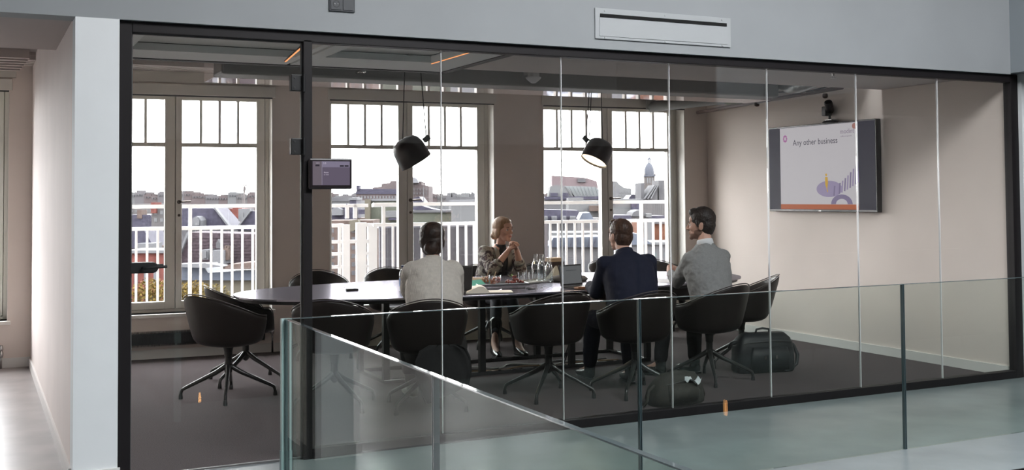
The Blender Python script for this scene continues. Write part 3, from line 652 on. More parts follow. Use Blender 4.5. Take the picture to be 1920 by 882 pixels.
for c, r in (((0, -.024, .047), (.086, .101, .090)), ((0, -.055, -.008), (.080, .066, .080)), ((.070, -.018, -.012), (.018, .040, .050)), ((-.070, -.018, -.012), (.018, .040, .050)), ((0, .012, .082), (.074, .066, .044)), ((0, -.118, -.050), (.044, .036, .040))): h.ell(H(c), tuple(x * hk for x in r), rot=hr, n=20, m=14)
o = h.build('hair', hm, b, smooth=True); remesh(o, .005, 6); folds(o, .014, .003)
# patterned cardigan
fm = bpy.data.materials.new('floral_cardigan'); fm.use_nodes = True; n = fm.node_tree; bs = n.nodes['Principled BSDF']; bs.inputs['Roughness'].default_value = .9
tcn = n.nodes.new('ShaderNodeTexCoord'); nz = n.nodes.new('ShaderNodeTexNoise'); nz.inputs['Scale'].default_value = 13; nz.inputs['Detail'].default_value = 2; nz.inputs['Distortion'].default_value = 1.6
rp = n.nodes.new('ShaderNodeValToRGB'); rp.color_ramp.interpolation = 'CONSTANT'; rp.color_ramp.elements[0].color = (.035, .025, .030, 1); rp.color_ramp.elements[1].position = .43; rp.color_ramp.elements[1].color = (.10, .065, .065, 1)
for ps, cc in ((.49, (.30, .285, .255)), (.57, (.23, .22, .19)), (.66, (.42, .36, .33))): e_ = rp.color_ramp.elements.new(ps); e_.color = (*cc, 1)
n.links.new(tcn.outputs['Object'], nz.inputs['Vector']); n.links.new(nz.outputs[0], rp.inputs[0]); n.links.new(rp.outputs[0], bs.inputs['Base Color'])
c = MB(); c.loft([((0, .0, .58), .19, .15), ((0, .05, .70), .185, .145), ((0, .14, .84), .190, .140), ((0, .20, .94), .185, .125), ((0, .235, 1.01), .175, .105), ((0, .245, 1.03), .100, .075)], (1, 0, 0), 28, 2.4)
sleeve_cloth(c, J, [.066, .066, .064, .064, .062, .052], .36)
o = c.build('patterned_cardigan', fm, b, smooth=True); remesh(o, .007, 8); folds(o, .05, .014)
lap = mat('grey_olive_lapel', (.24, .235, .21), .9)
for s in (1, -1):
    l = MB(); l.loft([((.055 * s, .27, 1.055), .018, .010), ((.075 * s, .335, 1.005), .026, .012), ((.065 * s, .365, .90), .030, .012), ((.06 * s, .35, .80), .030, .012)], (1, 0, 0), 12).build('lapel', lap, b, smooth=True)
MB().loft([((0, .20, .70), .10, .10), ((0, .235, .88), .105, .112), ((0, .262, 1.0), .070, .085), ((0, .275, 1.055), .060, .058), ((0, .28, 1.085), .053, .052)], (1, 0, 0), 20).build('dark_top', mat('charcoal_top', (.028, .026, .030), .9), b, smooth=True)
cfm = MB()
for q in 'RL': e_, w_ = V(J['el' + q]), V(J['wr' + q]); a = e_.lerp(w_, .30); z = e_.lerp(w_, .42); cfm.tube([a, z], [.058, .054], 14)
cfm.build('cuff', lap, b, smooth=True)
legs_cloth('dark_jeans', mat('dark_denim', (.016, .018, .026), .85), b, J, .85, .72)
shoes(b, J, mat('black_patent', (.010, .010, .010), .12), 1, 'ankle_boot')

# ================================================================ FIXTURES
t = thing('wall_vent', 'white slotted air vent plate on the soffit above the glass', 'vent', (4.42, 6.5, 2.776))
MB().box((-.578, -.012, -.107), (.578, 0, .107)).build('plate', mat('vent_white', (.40, .415, .425), .5), t, bevel=.002)
MB().box((-.545, -.016, -.088), (.545, -.010, .040)).build('cover', mat('vent_white2', (.41, .425, .435), .5), t)
MB().box((-.54, -.017, .045), (.54, -.0122, .068)).build('slot', mat('slot_black', (.004, .004, .004), .9), t)
for x in (-.5, 0, .5):
    for z in (-.098, .090): MB().lathe([(.007, 0), (.007, .003), (.003, .004)], (x, -.012, z), 10, (0, -1, 0)).build('screw', mat('vent_white', (.6, .6, .6)), t, smooth='auto')
t = thing('wall_socket', 'dark grey double wall socket plate at the top edge, above the door post', 'socket', (2.033, 6.5, 2.775))
dg = mat('anthracite_plastic', (.055, .058, .065), .5)
MB().box((-.083, -.012, -.045), (.083, 0, .045)).build('plate', dg, t, bevel=.004)
MB().box((-.074, -.016, -.036), (-.004, -.011, .036)).build('insert', dg, t, bevel=.003)
MB().box((.004, -.016, -.036), (.074, -.011, .036)).build('blank_cover', dg, t, bevel=.003)
MB().lathe([(.022, .0165), (.022, .017), (.0185, .017), (.0185, .006), (.001, .006)], (-.039, 0, 0), 20, (0, -1, 0), cap=False).build('socket_well', mat('socket_black', (.01, .01, .012), .5), t, smooth='auto')
w_ = MB()
for dx in (-.0095, .0095): w_.lathe([(.003, .008), (.003, .018)], (-.039 + dx, 0, 0), 8, (0, -1, 0))
w_.build('contact', chromeM, t)
t = thing('wall_lamp', 'pale rounded wall fixture cut off by the top edge, above the white pillar', 'lamp', (.84, 6.5, 2.86))
MB().box((-.085, -.07, .004), (.085, 0, .09)).build('housing', mat('lamp_white', (.7, .7, .7), .4), t, bevel=.012)
MB().box((-.07, -.06, .0), (.07, -.01, .006)).build('diffuser', mat('lamp_frost', (.8, .8, .8), .3), t)
# room tablet
t = thing('room_tablet', 'black room booking tablet fixed to the door post', 'tablet', (1.961, 6.50, 1.728))
MB().box((-.137, -.006, -.094), (.137, .022, .094)).build('casing', mat('tablet_black', (.010, .006, .008), .3), t, bevel=.009)
MB().box((-.06, .02, -.05), (-.10, .045, .05)).build('bracket', blackM, t)
sc_ = MB().box((-.115, -.0075, -.070), (.120, -.0058, .077)).build('screen', emis('tablet_lilac', (.115, .092, .135), .9), t)
MB().box((-.055, -.0083, .040), (.119, -.0074, .076)).build('header', emis('tablet_header', (.20, .175, .25), .95), sc_)
MB().box((-.114, -.0083, -.069), (-.060, -.0074, .076)).build('side_column', emis('tablet_side', (.135, .110, .135), .95), sc_)
MB().box((-.0575, -.009, -.068), (-.0555, -.0074, .076)).build('divider', emis('tablet_rule', (.30, .27, .35), .95), sc_)
bt = emis('tablet_button', (.02, .015, .025), 1)
for a, z, wd in ((.056, .043, .025), (.086, .043, .025), (-.098, .046, .025)): MB().box((a, -.0095, z), (a + wd, -.0083, z + .010)).build('button', bt, sc_)
RX = Matrix.Rotation(PI / 2, 4, 'X')
def tx(body, x, y, z, size, m, par, nm='lettering', al='LEFT'): return text(body, nm, size, m, Matrix.Translation((x, y, z)) @ RX, par, al, .0002)
tw = emis('tablet_text', (.55, .50, .60), 1)
tx('3.3', -.050, -.0088, .060, .016, tw, sc_); tx('Bezet', -.045, -.0088, .004, .013, tw, sc_); tx('tot 16:30', -.045, -.0088, -.008, .008, tw, sc_); tx('10:12', -.095, -.0092, .062, .010, tw, sc_)
# ---------------------------------------------------------------- television (local: x along the wall toward the camera side, faces -x world)
TVY0, TVY1 = 6.562 + 1.5045, 6.562 + 3.1287
t = thing('wall_television', 'large black television showing a meeting slide on the right wall', 'television', (7.985, (TVY0 + TVY1) / 2, 1.862), -PI / 2)
# local +x -> world -y (right in picture) ; local -y -> world -x (faces the room)
hw, hh = (TVY1 - TVY0) / 2, .4635
MB().box((-hw, -.02, -hh), (hw, .045, hh)).build('casing', mat('tv_black', (.012, .011, .012), .25, spec=.7), t, bevel=.004)
MB().box((-hw + .012, -.0215, -hh + .022), (hw - .012, -.0195, hh - .014)).build('screen', emis('tv_bar_dark', (.024, .023, .036), 1.0), t)
MB().box((-.3, .045, -.2), (.3, .056, .2)).build('wall_mount', frameM, t)
x0s, x1s = -hw + .20, hw - .245
sl = MB().box((x0s, -.0232, -hh + .026), (x1s, -.0213, hh - .018)).build('slide', emis('slide_pale', (.46, .44, .465), 1.0), t)
MB().box((x0s, -.0242, -hh + .026), (x1s, -.0230, -hh + .078)).build('footer_band', emis('slide_orange', (.36, .09, .03), 1.0), t)
dk = emis('slide_text', (.045, .04, .06), 1)
tt = tx('Any other business', -.06, -.0238, .248, .088, dk, t, 'title', 'CENTER')
pk = emis('slide_pink', (.33, .10, .28), 1)
r_ = MB(); cx_, cz_ = x0s + .085, hh - .135
for k in range(8):
    a = 2 * PI * k / 8; r_.lathe([(.011, 0), (.011, .0015)], (cx_ + .024 * math.cos(a), -.0235, cz_ + .030 * math.sin(a)), 10, (0, -1, 0))
r_.build('ring_logo', pk, t)
tx('modint', x1s - .25, -.0238, hh - .125, .070, emis('slide_greytext', (.20, .16, .22), 1), t, 'logo_lettering'); tx('a different approach', x1s - .245, -.0238, hh - .158, .020, emis('slide_greytext', (.2, .16, .22), 1), t, 'logo_lettering')
MB().lathe([(.030, 0), (.030, .0015)], (x1s - .045, -.0236, hh - .055), 20, (0, -1, 0)).build('logo_disc', emis('slide_brownpink', (.30, .13, .11), 1), t)
li, lb_ = emis('slide_lilac', (.26, .22, .34), 1), emis('slide_lilac_dark', (.17, .14, .24), 1)
d_ = MB().prism([(x1s - .42 + .19 * math.cos(a), -.225 + .085 * math.sin(a)) for a in [2 * PI * k / 32 for k in range(32)]], (-.0240, -.0231)).build('spiral_platform', li, t)
for k in range(11):
    a = k / 10; xa = x1s - .40 + .39 * a; za = -.30 + .14 * a ** 1.5; zb = -.20 + .25 * a ** 1.6
    MB().prism([(xa, za), (xa + .020, za), (min(x1s, xa + .034), zb), (min(x1s, xa + .014), zb)], (-.0248 - .0001 * k, -.0241)).build('spiral_step', lb_ if k % 2 else li, t)
arc = [(x1s - .24 + .155 * math.cos(a), -.383 + .10 * math.sin(a)) for a in [PI * k / 16 for k in range(17)]] + [(x1s - .24 + .085 * math.cos(a), -.383 + .055 * math.sin(a)) for a in [PI - PI * k / 16 for k in range(17)]]
MB().prism(arc, (-.0243, -.0231)).build('spiral_arch', lb_, t)
gd = emis('slide_gold', (.50, .30, .03), 1); gx, gz = x1s - .46, -.20
fg = MB(); fg.prism([(gx - .016, gz + .10), (gx + .018, gz + .10), (gx + .026, gz + .04), (gx + .012, gz - .02), (gx + .022, gz - .055), (gx + .012, gz - .058), (gx, gz - .01), (gx - .016, gz + .02)], (-.0258, -.0242)); fg.lathe([(.014, 0), (.014, .0014)], (gx, -.0243, gz + .122), 14, (0, -1, 0)); fg.build('gold_figure', gd, t)
MB().box((-.018, -.0225, -hh + .006), (.018, -.0205, -hh + .012)).build('maker_mark', chromeM, t)
# conference camera on top
t = thing('conference_camera', 'small black tilted video camera standing on top of the television', 'camera', (7.975, 8.72, 2.3265))
MB().loft([((0, 0, .0), .055, .085), ((0, 0, .012), .055, .085), ((-.005, 0, .030), .040, .06)], (1, 0, 0), 20, 3).build('base', blackM, t, smooth='auto')
MB().box((-.05, -.08, .02), (.02, .02, .032)).build('foot_plate', chromeM, t, bevel=.004)
MB().tube([(0, .0, .03), (0, .0, .075)], .014, 10).build('neck', blackM, t, smooth=True)
MB().box((-.045, .01, .07), (.045, .075, .17)).build('yoke', blackM, t, bevel=.01)
hd_ = MB().lathe([(.001, -.055), (.036, -.055), (.043, -.04), (.043, .06), (.038, .075), (.030, .075), (.028, .065), (.001, .065)], (-.012, -.01, .155), 22, (-.55, -.35, .75), cap=False).build('camera_head', mat('camera_black', (.02, .018, .018), .35), t, smooth='auto')
# ---------------------------------------------------------------- pendant lamps
def pendant(label, c, axis, knob, cords, r=.145):
    t = thing('pendant_lamp', label, 'lamp', c, group='black cup pendant lamps over the table')
    ax = V(axis).normalized(); shd = mat('lamp_shade_black', (.018, .013, .012), .35, spec=.6)
    prof = [(.001, .120), (.05, .118), (.10, .100), (.125, .070), (r * .96, .025), (r, -.05), (r, -.115), (r * .965, -.115), (r * .965, -.05), (r * .92, .020), (.118, .064), (.09, .090), (.001, .106)]
    MB().lathe(prof, (0, 0, 0), 40, ax, cap=False).build('shade', shd, t, smooth='auto')
    MB().lathe([(.001, 0), (r * .955, 0), (r * .955, .008), (.001, .008)], -ax * .095, 36, ax, cap=False).build('diffuser', emis('lamp_glow', (1, .80, .55), 3.2), t, smooth='auto')
    k = V(knob); kb = MB().lathe([(.001, 0), (.022, 0), (.024, .01), (.024, .06), (.020, .066), (.001, .066)], k * .72 - V((0, 0, 0)), 16, k.normalized(), cap=False).build('cord_knob', blackM, t, smooth='auto')
    for a, b in cords: MB().tube([V(a) - V(c), (V(a) + V(b)) / 2 - V(c) + V((0, 0, -.0)), V(b) - V(c)], .0045, 6).build('cord', mat('cord_black', (.02, .016, .014), .8), t, smooth=True)
    l = bpy.data.lights.new('pendant_glow', 'SPOT'); l.energy = 22; l.color = (1, .78, .52); l.spot_size = 2.2; l.spot_blend = .6; l.shadow_soft_size = .10
    o = bpy.data.objects.new('pendant_glow', l); col.objects.link(o); o.location = V(c) - ax * .13; o.rotation_euler = (-ax).to_track_quat('-Z', 'Y').to_euler()
    return t
Yl = 8.85
cA = aty(768, 283, Yl)
pendant('black cup pendant lamp on cords left of the second joint, tilted away to the right', cA, RT * -.50 + UP * .86 - FW * .16, RT * .165 + UP * .118,
        [(aty(755, 264, Yl), aty(760, 86, Yl)), (aty(799, 257, Yl), aty(785, 86, Yl))])
Yb = 9.25
cB = aty(1122, 284, Yb)
pendant('black cup pendant lamp with glowing opening toward the viewer, nearer the television', cB, RT * .42 + UP * .84 + FW * .28, RT * -.140 + UP * .135,
        [(aty(1099, 262, Yb), aty(1105, 165, Yb)), (aty(1105, 264, Yb), aty(1109, 165, Yb)), (aty(1130, 268, Yb), aty(1127, 165, Yb))], .138)
for k, p in enumerate((aty(772, 100, Yl), aty(1116, 165, Yb))): pass
# ceiling devices
def ceil_item(px, py, z, label, kind):
    v = ray(px, py); p = CAM + v * ((z - CAM.z) / v.z)
    if kind == 'sprinkler':
        t = thing('sprinkler', label, 'sprinkler', p); MB().lathe([(.028, 0), (.028, -.006), (.012, -.010), (.010, -.03), (.001, -.03)], (0, 0, 0), 14, cap=False).build('escutcheon', chromeM, t, smooth='auto')
        MB().lathe([(.001, -.045), (.022, -.045), (.022, -.048), (.001, -.048)], n=14, cap=False).build('deflector', chromeM, t); MB().tube([(-.01, 0, -.03), (-.012, 0, -.045)], .002).tube([(.01, 0, -.03), (.012, 0, -.045)], .002).build('yoke_arm', chromeM, t)
    else:
        t = thing('motion_detector', label, 'detector', p); m_ = mat('detector_white', (.42, .41, .40), .5)
        MB().lathe([(.055, 0), (.055, -.04), (.05, -.045)], n=20).build('base', m_, t, smooth='auto'); MB().lathe([(.068, -.045), (.066, -.06), (.045, -.08), (.02, -.098), (.001, -.10)], n=20).build('lens_dome', mat('detector_lens', (.5, .5, .5), .3), t, smooth='auto')
ceil_item(768, 92, 2.70, 'round sprinkler head in the right ceiling coffer above the left pendant', 'sprinkler')
ceil_item(1562, 136, 2.61, 'small sprinkler head on the ceiling near the television', 'sprinkler')
t = thing('motion_detector', 'white domed motion detector under the grey duct between the pendants', 'detector', aty(1000, 136, 8.9)); m_ = mat('detector_white', (.42, .41, .40), .5)
MB().lathe([(.055, 0), (.055, -.04), (.05, -.045)], n=20).build('base', m_, t, smooth='auto'); MB().lathe([(.072, -.045), (.070, -.055), (.05, -.075), (.02, -.098), (.001, -.10)], n=20).build('lens_dome', mat('detector_lens', (.5, .5, .5), .3), t, smooth='auto')
MB().box((-.05, 0, -.02), (.05, .10, .02)).build('bracket', m_, t)
t = thing('spot_sensor', 'small silver spot on the duct face left of the left pendant cords', 'sensor', aty(683, 133, 8.93))
MB().lathe([(.001, 0), (.022, 0), (.026, .03), (.022, .055), (.001, .055)], (0, 0, 0), 14, (-.5, -1, .1), cap=False).build('head', chromeM, t, smooth='auto'); MB().tube([(0, .03, 0), (-.05, .07, -.01)], .012).build('arm', chromeM, t, smooth=True)
# duct pipes at the right
t = thing('air_pipe', 'grey round air pipe with elbow in the ceiling corner at the right window', 'pipe', (7.5, 9.5, 2.66))
gp = mat('pipe_grey', (.22, .22, .215), .45)
PP = lambda x, y, z: (x - 7.5, y - 9.5, z - 2.66)
MB().tube([PP(7.18, 10.86, 2.90), PP(7.18, 10.86, 2.60)], .06, 16).build('elbow', gp, t, smooth='auto'); MB().tube([PP(7.18, 10.86, 2.63), PP(7.36, 10.4, 2.645), PP(7.58, 9.9, 2.665), PP(7.75, 9.5, 2.68)], .062, 16).build('pipe_run', gp, t, smooth=True)
MB().tube([PP(7.58, 9.92, 2.66), PP(7.65, 9.75, 2.667)], .070, 16).build('clamp', mat('olive_clamp', (.09, .10, .05), .5), t, smooth=True)
t = thing('sprinkler_pipe', 'thin reddish grey sprinkler pipe along the right wall under the ceiling', 'pipe', (7.9, 9.7, 2.63))
MB().tube([(-.02, 1.2, -.045), (0, 0, 0), (0, -1.25, .035)], .022, 10).build('pipe_run', mat('pipe_mauve', (.20, .15, .14), .5), t, smooth=True)
for y in (-1.0, .1): MB().lathe([(.02, 0), (.028, -.01), (.028, -.04), (.012, -.05), (.001, -.05)], (0, y, -.005), 12).build('sprinkler_head', mat('rust_brown', (.06, .03, .02), .5), t, smooth='auto')
t = thing('foil_duct', 'crumpled silver foil duct hanging under the slab left of the television camera', 'duct', (7.6, 8.75, 2.72))
f_ = MB(); rr = random.Random(4)
f_.tube([(.0 + rr.uniform(-.01, .01), .6 - .12 * k, .02 * math.sin(k)) for k in range(11)], [.065 + rr.uniform(-.014, .014) for k in range(11)], 14); o = f_.build('foil_sleeve', mat('silver_foil', (.32, .33, .32), .3, metal=.6, bump=.6, bscale=14), t, smooth=True)
MB().tube([(-.02, .3, -.06), (.05, -.05, -.085), (.10, -.4, -.05)], .006, 6).build('cable', blackM, t)
# finned radiator under window 1
t = thing('finned_radiator', 'long black finned heating pipe below the left window', 'radiator', W(.75, -.30, .215), AW)
MB().box((0, -.04, -.058), (1.95, .04, .045)).build('core', mat('radiator_black', (.006, .006, .007), .5), t)
f_ = MB()
for k in range(150):
    x = .005 + k * .013; f_.box((x, -.043, -.078), (x + .0025, .043, .064))
o = f_.build('fins', mat('radiator_black', (.01, .01, .01)), t); o['kind'] = 'stuff'
MB().tube([(1.90, 0, 0), (2.02, 0, 0), (2.03, 0, -.02), (2.03, 0, -.21)], .010, 8).build('pipe', chromeM, t, smooth=True)
MB().lathe([(.016, -.02), (.022, 0), (.022, .03), (.014, .045)], (2.03, 0, .0), 12).build('valve', chromeM, t, smooth='auto')
t = thing('radiator_valve', 'small chrome radiator valve and pipe by the corridor wall, far left', 'valve', W(.26, -.25, 0), AW)
MB().tube([(0, 0, 0), (0, 0, .17)], .011, 8).build('pipe', chromeM, t, smooth=True); MB().lathe([(.015, .10), (.022, .12), (.022, .15), (.015, .165), (.022, .18), (.018, .215), (.008, .22)], n=12).build('valve_head', chromeM, t, smooth='auto'); MB().tube([(-.05, 0, .14), (0, 0, .14)], .012, 8).build('valve_arm', chromeM, t, smooth=True)
# ================================================================ ON THE TABLE
TZ = .7755
cG = glass('clear_glassware', (.97, .98, .98), 1.6)
waterM = glass('water', (.90, .92, .93), .6)
def tumbler(label, x, y, r=.037, h=.10, fill=None):
    t = thing('drinking_glass', label, 'glass', (x, y, TZ), group='drinking glasses on the white tray')
    MB().lathe([(.001, 0), (r * .82, 0), (r, h), (r * .94, h), (r * .78, .008), (.001, .008)], n=24, cap=False).build('tumbler', cG, t, smooth='auto')
    return t
def tray(label, cx, cy, lx, ly, rz, m):
    t = thing('serving_tray', label, 'tray', (cx, cy, TZ), rz)
    MB().prism([(a * lx, b * ly) for a, b in ((-.9, -1), (.9, -1), (1, -.9), (1, .9), (.9, 1), (-.9, 1), (-1, .9), (-1, -.9))], (0, .006), 'z').build('base', m, t, bevel=.002)
    r = MB(); R_ = [(a * lx, b * ly, 0) for a, b in ((-.9, -1), (.9, -1), (1, -.9), (1, .9), (.9, 1), (-.9, 1), (-1, .9), (-1, -.9))]
    r.tube([V(p) + V((0, 0, .012)) for p in R_], .007, 6, close=True); r.build('rim', m, t, smooth='auto'); return t
tray('oblong steel food tray in front of the woman with the cardigan', 4.33, 9.06, .245, .11, -.12, mat('tray_steel', (.30, .30, .31), .3, metal=.7))
tray('pale tray under the glasses and carafes', 4.73, 9.16, .19, .12, .35, mat('tray_pale', (.48, .47, .45), .5))
TRZ = TZ + .012
for lb, x, y, r, h in (('drinking glass at the left rear of the pale tray', 4.655, 9.27, .036, .085), ('drinking glass at the front left of the pale tray', 4.60, 9.07, .036, .095), ('tall drinking glass in the middle of the pale tray', 4.66, 9.11, .038, .115)):
    g_ = tumbler(lb, x, y, r, h); g_.location.z = TRZ - .006
def carafe(label, x, y, k=1, fill=.6):
    t = thing('water_carafe', label, 'carafe', (x, y, TRZ - .006), group='glass water carafes')
    P = [(.001, 0), (.036, 0), (.040, .006), (.040, .13), (.034, .16), (.018, .19), (.016, .215), (.022, .25)]
    MB().lathe([(a * k, b * k) for a, b in P] + [(a * k - .0022, b * k) for a, b in P[::-1][:-1]] + [(.001, .006)], n=26, cap=False).build('bottle', cG, t, smooth='auto')
    if fill: MB().lathe([(.001, .007), (.036 * k, .007), (.0372 * k, .012), (.0372 * k, .14 * k * fill / .6), (.001, .14 * k * fill / .6)], n=24, cap=False).build('water', waterM, t, smooth='auto')
carafe('half full glass carafe at the left of the carafe group', 4.82, 9.30, 1.0, .45); carafe('full glass carafe in the middle of the carafe group', 4.815, 9.17, 1.0, .6); carafe('slim glass carafe at the right front of the carafe group', 4.845, 9.08, .9, .5)
# cups of fruit
for lb, x, y, cc in (('fruit salad cup at the left end of the food tray, orange fruit', 4.235, 9.17, (.45, .16, .03)), ('fruit salad cup at the front of the food tray', 4.22, 8.99, (.38, .11, .04)), ('fruit salad cup at the middle of the food tray, red fruit', 4.315, 9.10, (.40, .07, .04))):
    t = thing('fruit_cup', lb, 'cup', (x, y, TZ + .006), group='fruit cups on the food tray')
    MB().lathe([(.001, 0), (.030, 0), (.040, .078), (.0385, .078), (.0285, .003), (.001, .003)], n=22, cap=False).build('clear_cup', cG, t, smooth='auto')
    rr = random.Random(int(x * 1000)); f_ = MB()
    for k in range(26):
        z = .012 + .05 * rr.random(); r0 = (.022 + z * .12) * math.sqrt(rr.random()); a = rr.uniform(0, 6.28); f_.box((r0 * math.cos(a) - .006, r0 * math.sin(a) - .006, z - .005), (r0 * math.cos(a) + .006, r0 * math.sin(a) + .006, z + .006), rot=Matrix.Rotation(rr.uniform(0, 3), 3, 'Y'))
    o = f_.build('fruit_pieces', mat('fruit_%d' % int(cc[1] * 100), cc, .4, noise=.4, nscale=90), t); o['kind'] = 'stuff'
    if 'front' in lb or 'left' in lb: MB().tube([(0, 0, .02), (.035, .0, .125)], .003, 6).build('stirring_stick', mat('wood_stick', (.45, .33, .20), .6), t)
# red salami / berries heap
rr = random.Random(11); k_ = 0; berry = mat('dark_red_berry', (.16, .020, .015), .35, noise=.3, nscale=60); b0 = None
for j in range(46):
    a, q = rr.uniform(0, 6.28), math.sqrt(rr.random()); x = 4.475 + .085 * q * math.cos(a); y = 9.06 + .075 * q * math.sin(a); z = TZ + .018 + .055 * (1 - q) * rr.random() + (.016 if q < .5 else 0)
    if b0 is None:
        b0 = MB().ell((0, 0, 0), (.012, .011, .011), n=10, m=7).build('grape', berry, None, smooth=True); tag(b0, 'dark red berry in the heap on the food tray', 'fruit', 'red berries heaped on the food tray'); o = b0
    else: o = b0.copy(); col.objects.link(o)
    o.location = (x, y, z)
t = thing('lettuce_leaf', 'green lettuce leaf on top of the red berries', 'leaf', (4.47, 9.09, TZ + .062)); l_ = MB()
for k in range(5):
    a = k * 1.25; l_.hull([(0, 0, 0), (.03 * math.cos(a - .5), .03 * math.sin(a - .5), .012), (.045 * math.cos(a), .045 * math.sin(a), .022 + .006 * (k % 2)), (.03 * math.cos(a + .5), .03 * math.sin(a + .5), .010)], [(0, 1, 2, 3)])
l_.build('leaf_blade', mat('leaf_green', (.10, .17, .03), .6), t)
# wraps, teal napkin
for lb, x, y, rz in (('paper wrapped sandwich roll at the left end of the food', 4.16, 9.42, .5), ('paper wrapped sandwich roll beside the teal napkin', 4.17, 9.25, .2)):
    t = thing('wrapped_sandwich', lb, 'sandwich', (x, y, TZ), rz, 'wrapped sandwiches')
    MB().loft([((-.085, 0, .028), .010, .014), ((-.07, 0, .030), .030, .026), ((0, 0, .032), .036, .030), ((.05, 0, .031), .034, .029)], (0, 1, 0), 16).build('paper', mat('wrap_paper', (.62, .52, .42), .8), t, smooth=True)
    MB().loft([((.05, 0, .031), .031, .026), ((.085, 0, .030), .026, .022)], (0, 1, 0), 16).build('bread', mat('bread', (.50, .30, .14), .8), t, smooth=True)
t = thing('napkin', 'teal paper napkin folded beside the sandwich rolls', 'napkin', (4.10, 9.08, TZ), .3)
MB().hull([(-.10, -.05, .004), (.06, -.07, .002), (.09, .04, .045), (-.05, .06, .040), (-.10, -.05, .008), (.06, -.07, .006), (.09, .04, .049), (-.05, .06, .044)], [(3, 2, 1, 0), (4, 5, 6, 7), (0, 1, 5, 4), (1, 2, 6, 5), (2, 3, 7, 6), (3, 0, 4, 7)]).build('fold', mat('teal_paper', (.10, .42, .34), .8), t)
t = thing('side_plate', 'pale square side plate left of the food tray', 'plate', (4.02, 9.02, TZ), .4)
MB().prism([(-.09, -.06), (.09, -.06), (.10, .06), (-.08, .07)], (0, .006), 'z').build('dish', mat('plate_pale', (.55, .57, .52), .4), t, bevel=.002)
# notebook
t = thing('open_notebook', 'open notebook with cream pages at the front edge of the table', 'notebook', (3.89, 8.36, TZ), -.35)
cr = mat('cream_paper', (.74, .68, .58), .8)
MB().box((-.235, -.10, 0), (.20, .10, .003)).build('cover', blackM, t)
P = [(-.225 + .225 * q, .006 + .050 * math.sin(PI * (q ** 1.6)) * (1 if q < 1 else 0) + .006 * q) for q in [i / 12 for i in range(13)]]
MB().prism([(x, z) for x, z in P] + [(0, .003), (-.225, .003)], (-.095, .095), 'y').build('left_pages', cr, t, smooth='auto')
MB().box((.0, -.095, .003), (.195, .095, .012)).build('right_pages', cr, t, bevel=.002)
t = thing('ballpoint_pen', 'silver pen lying behind the open notebook', 'pen', (4.06, 8.50, TZ + .005), .9)
MB().tube([(-.065, 0, 0), (-.055, 0, 0), (.06, 0, 0), (.07, 0, 0)], [.0012, .0045, .0045, .003], 10).build('barrel', chromeM, t, smooth='auto'); MB().box((.02, -.001, .004), (.065, .001, .006)).build('clip', chromeM, t)
t = thing('spectacles', 'dark rimmed spectacles beside the pen', 'glasses', (4.20, 8.42, TZ + .001), -.5)
for s in (-1, 1):
    MB().tube([(.032 * s + .024 * math.cos(a), .0, .020 + .018 * math.sin(a)) for a in [2 * PI * k / 14 for k in range(14)]], .0016, 5, close=True).build('rim', blackM, t); MB().tube([(.056 * s, 0, .028), (.058 * s, .12, .004)], .0016, 5).build('temple', blackM, t)
t = thing('cable', 'thin black cable curling across the table behind the notebook', 'cable', (4.25, 8.62, TZ + .004))
MB().tube([(-.42, .16, 0), (-.25, .05, 0), (-.05, .02, 0), (.12, -.04, 0), (.14, -.14, 0), (.05, -.18, 0)], .004, 6).build('lead', blackM, t, smooth=True)
# laptops
def laptop(label, x, y, rz, tilt, scr, k=1.0, lid_back=False):
    t = thing('laptop', label, 'laptop', (x, y, TZ), rz, 'laptops on the table')
    MB().box((-.16 * k, -.11 * k, 0), (.16 * k, .11 * k, .014)).build('base', mat('laptop_black', (.014, .014, .016), .4), t, bevel=.004)
    kb = MB()
    for i in range(11):
        for j in range(5): kb.box((-.145 * k + i * .0265 * k, -.02 * k + j * .022 * k, .014), (-.145 * k + i * .0265 * k + .022 * k, -.02 * k + j * .022 * k + .018 * k, .016))
    kk = kb.build('keys', blackM, t); kk['kind'] = 'stuff'
    Mx = Matrix.Translation((0, .11 * k, .014)) @ Matrix.Rotation(-tilt, 4, 'X')
    MB(Mx).box((-.16 * k, 0, 0), (.16 * k, .008, .215 * k)).build('lid', mat('laptop_black', (.014, .014, .016)), t, bevel=.003)
    MB(Mx).box((-.148 * k, -.0015, .016), (.148 * k, 0, .200 * k)).build('screen', scr, t)
    return t, Mx
laptop('black laptop seen edge on beside the woman in the cream jumper', 3.56, 8.46, -1.02, .10, mat('screen_off', (.01, .01, .012), .1))
t, Mx = laptop('black laptop with a grey lit screen left of the man in the navy jacket', 4.80, 8.42, .28, .12, emis('laptop_grey_screen', (.115, .12, .125), 1), .86)
MB(Mx).box((-.06, -.0025, .13), (.07, -.001, .136)).build('text_line', emis('laptop_line', (.06, .065, .07), 1), t)
t = thing('brown_pouch', 'small brown pouch in front of the grey screen laptop', 'pouch', (4.72, 8.26, TZ), .2)
MB().box((-.055, -.03, 0), (.055, .03, .022)).build('pouch_body', mat('tan_leather', (.22, .10, .045), .6), t, bevel=.008); MB().box((-.055, -.032, .010), (.055, -.029, .022)).build('flap', mat('tan_leather', (.2, .1, .05)), t)
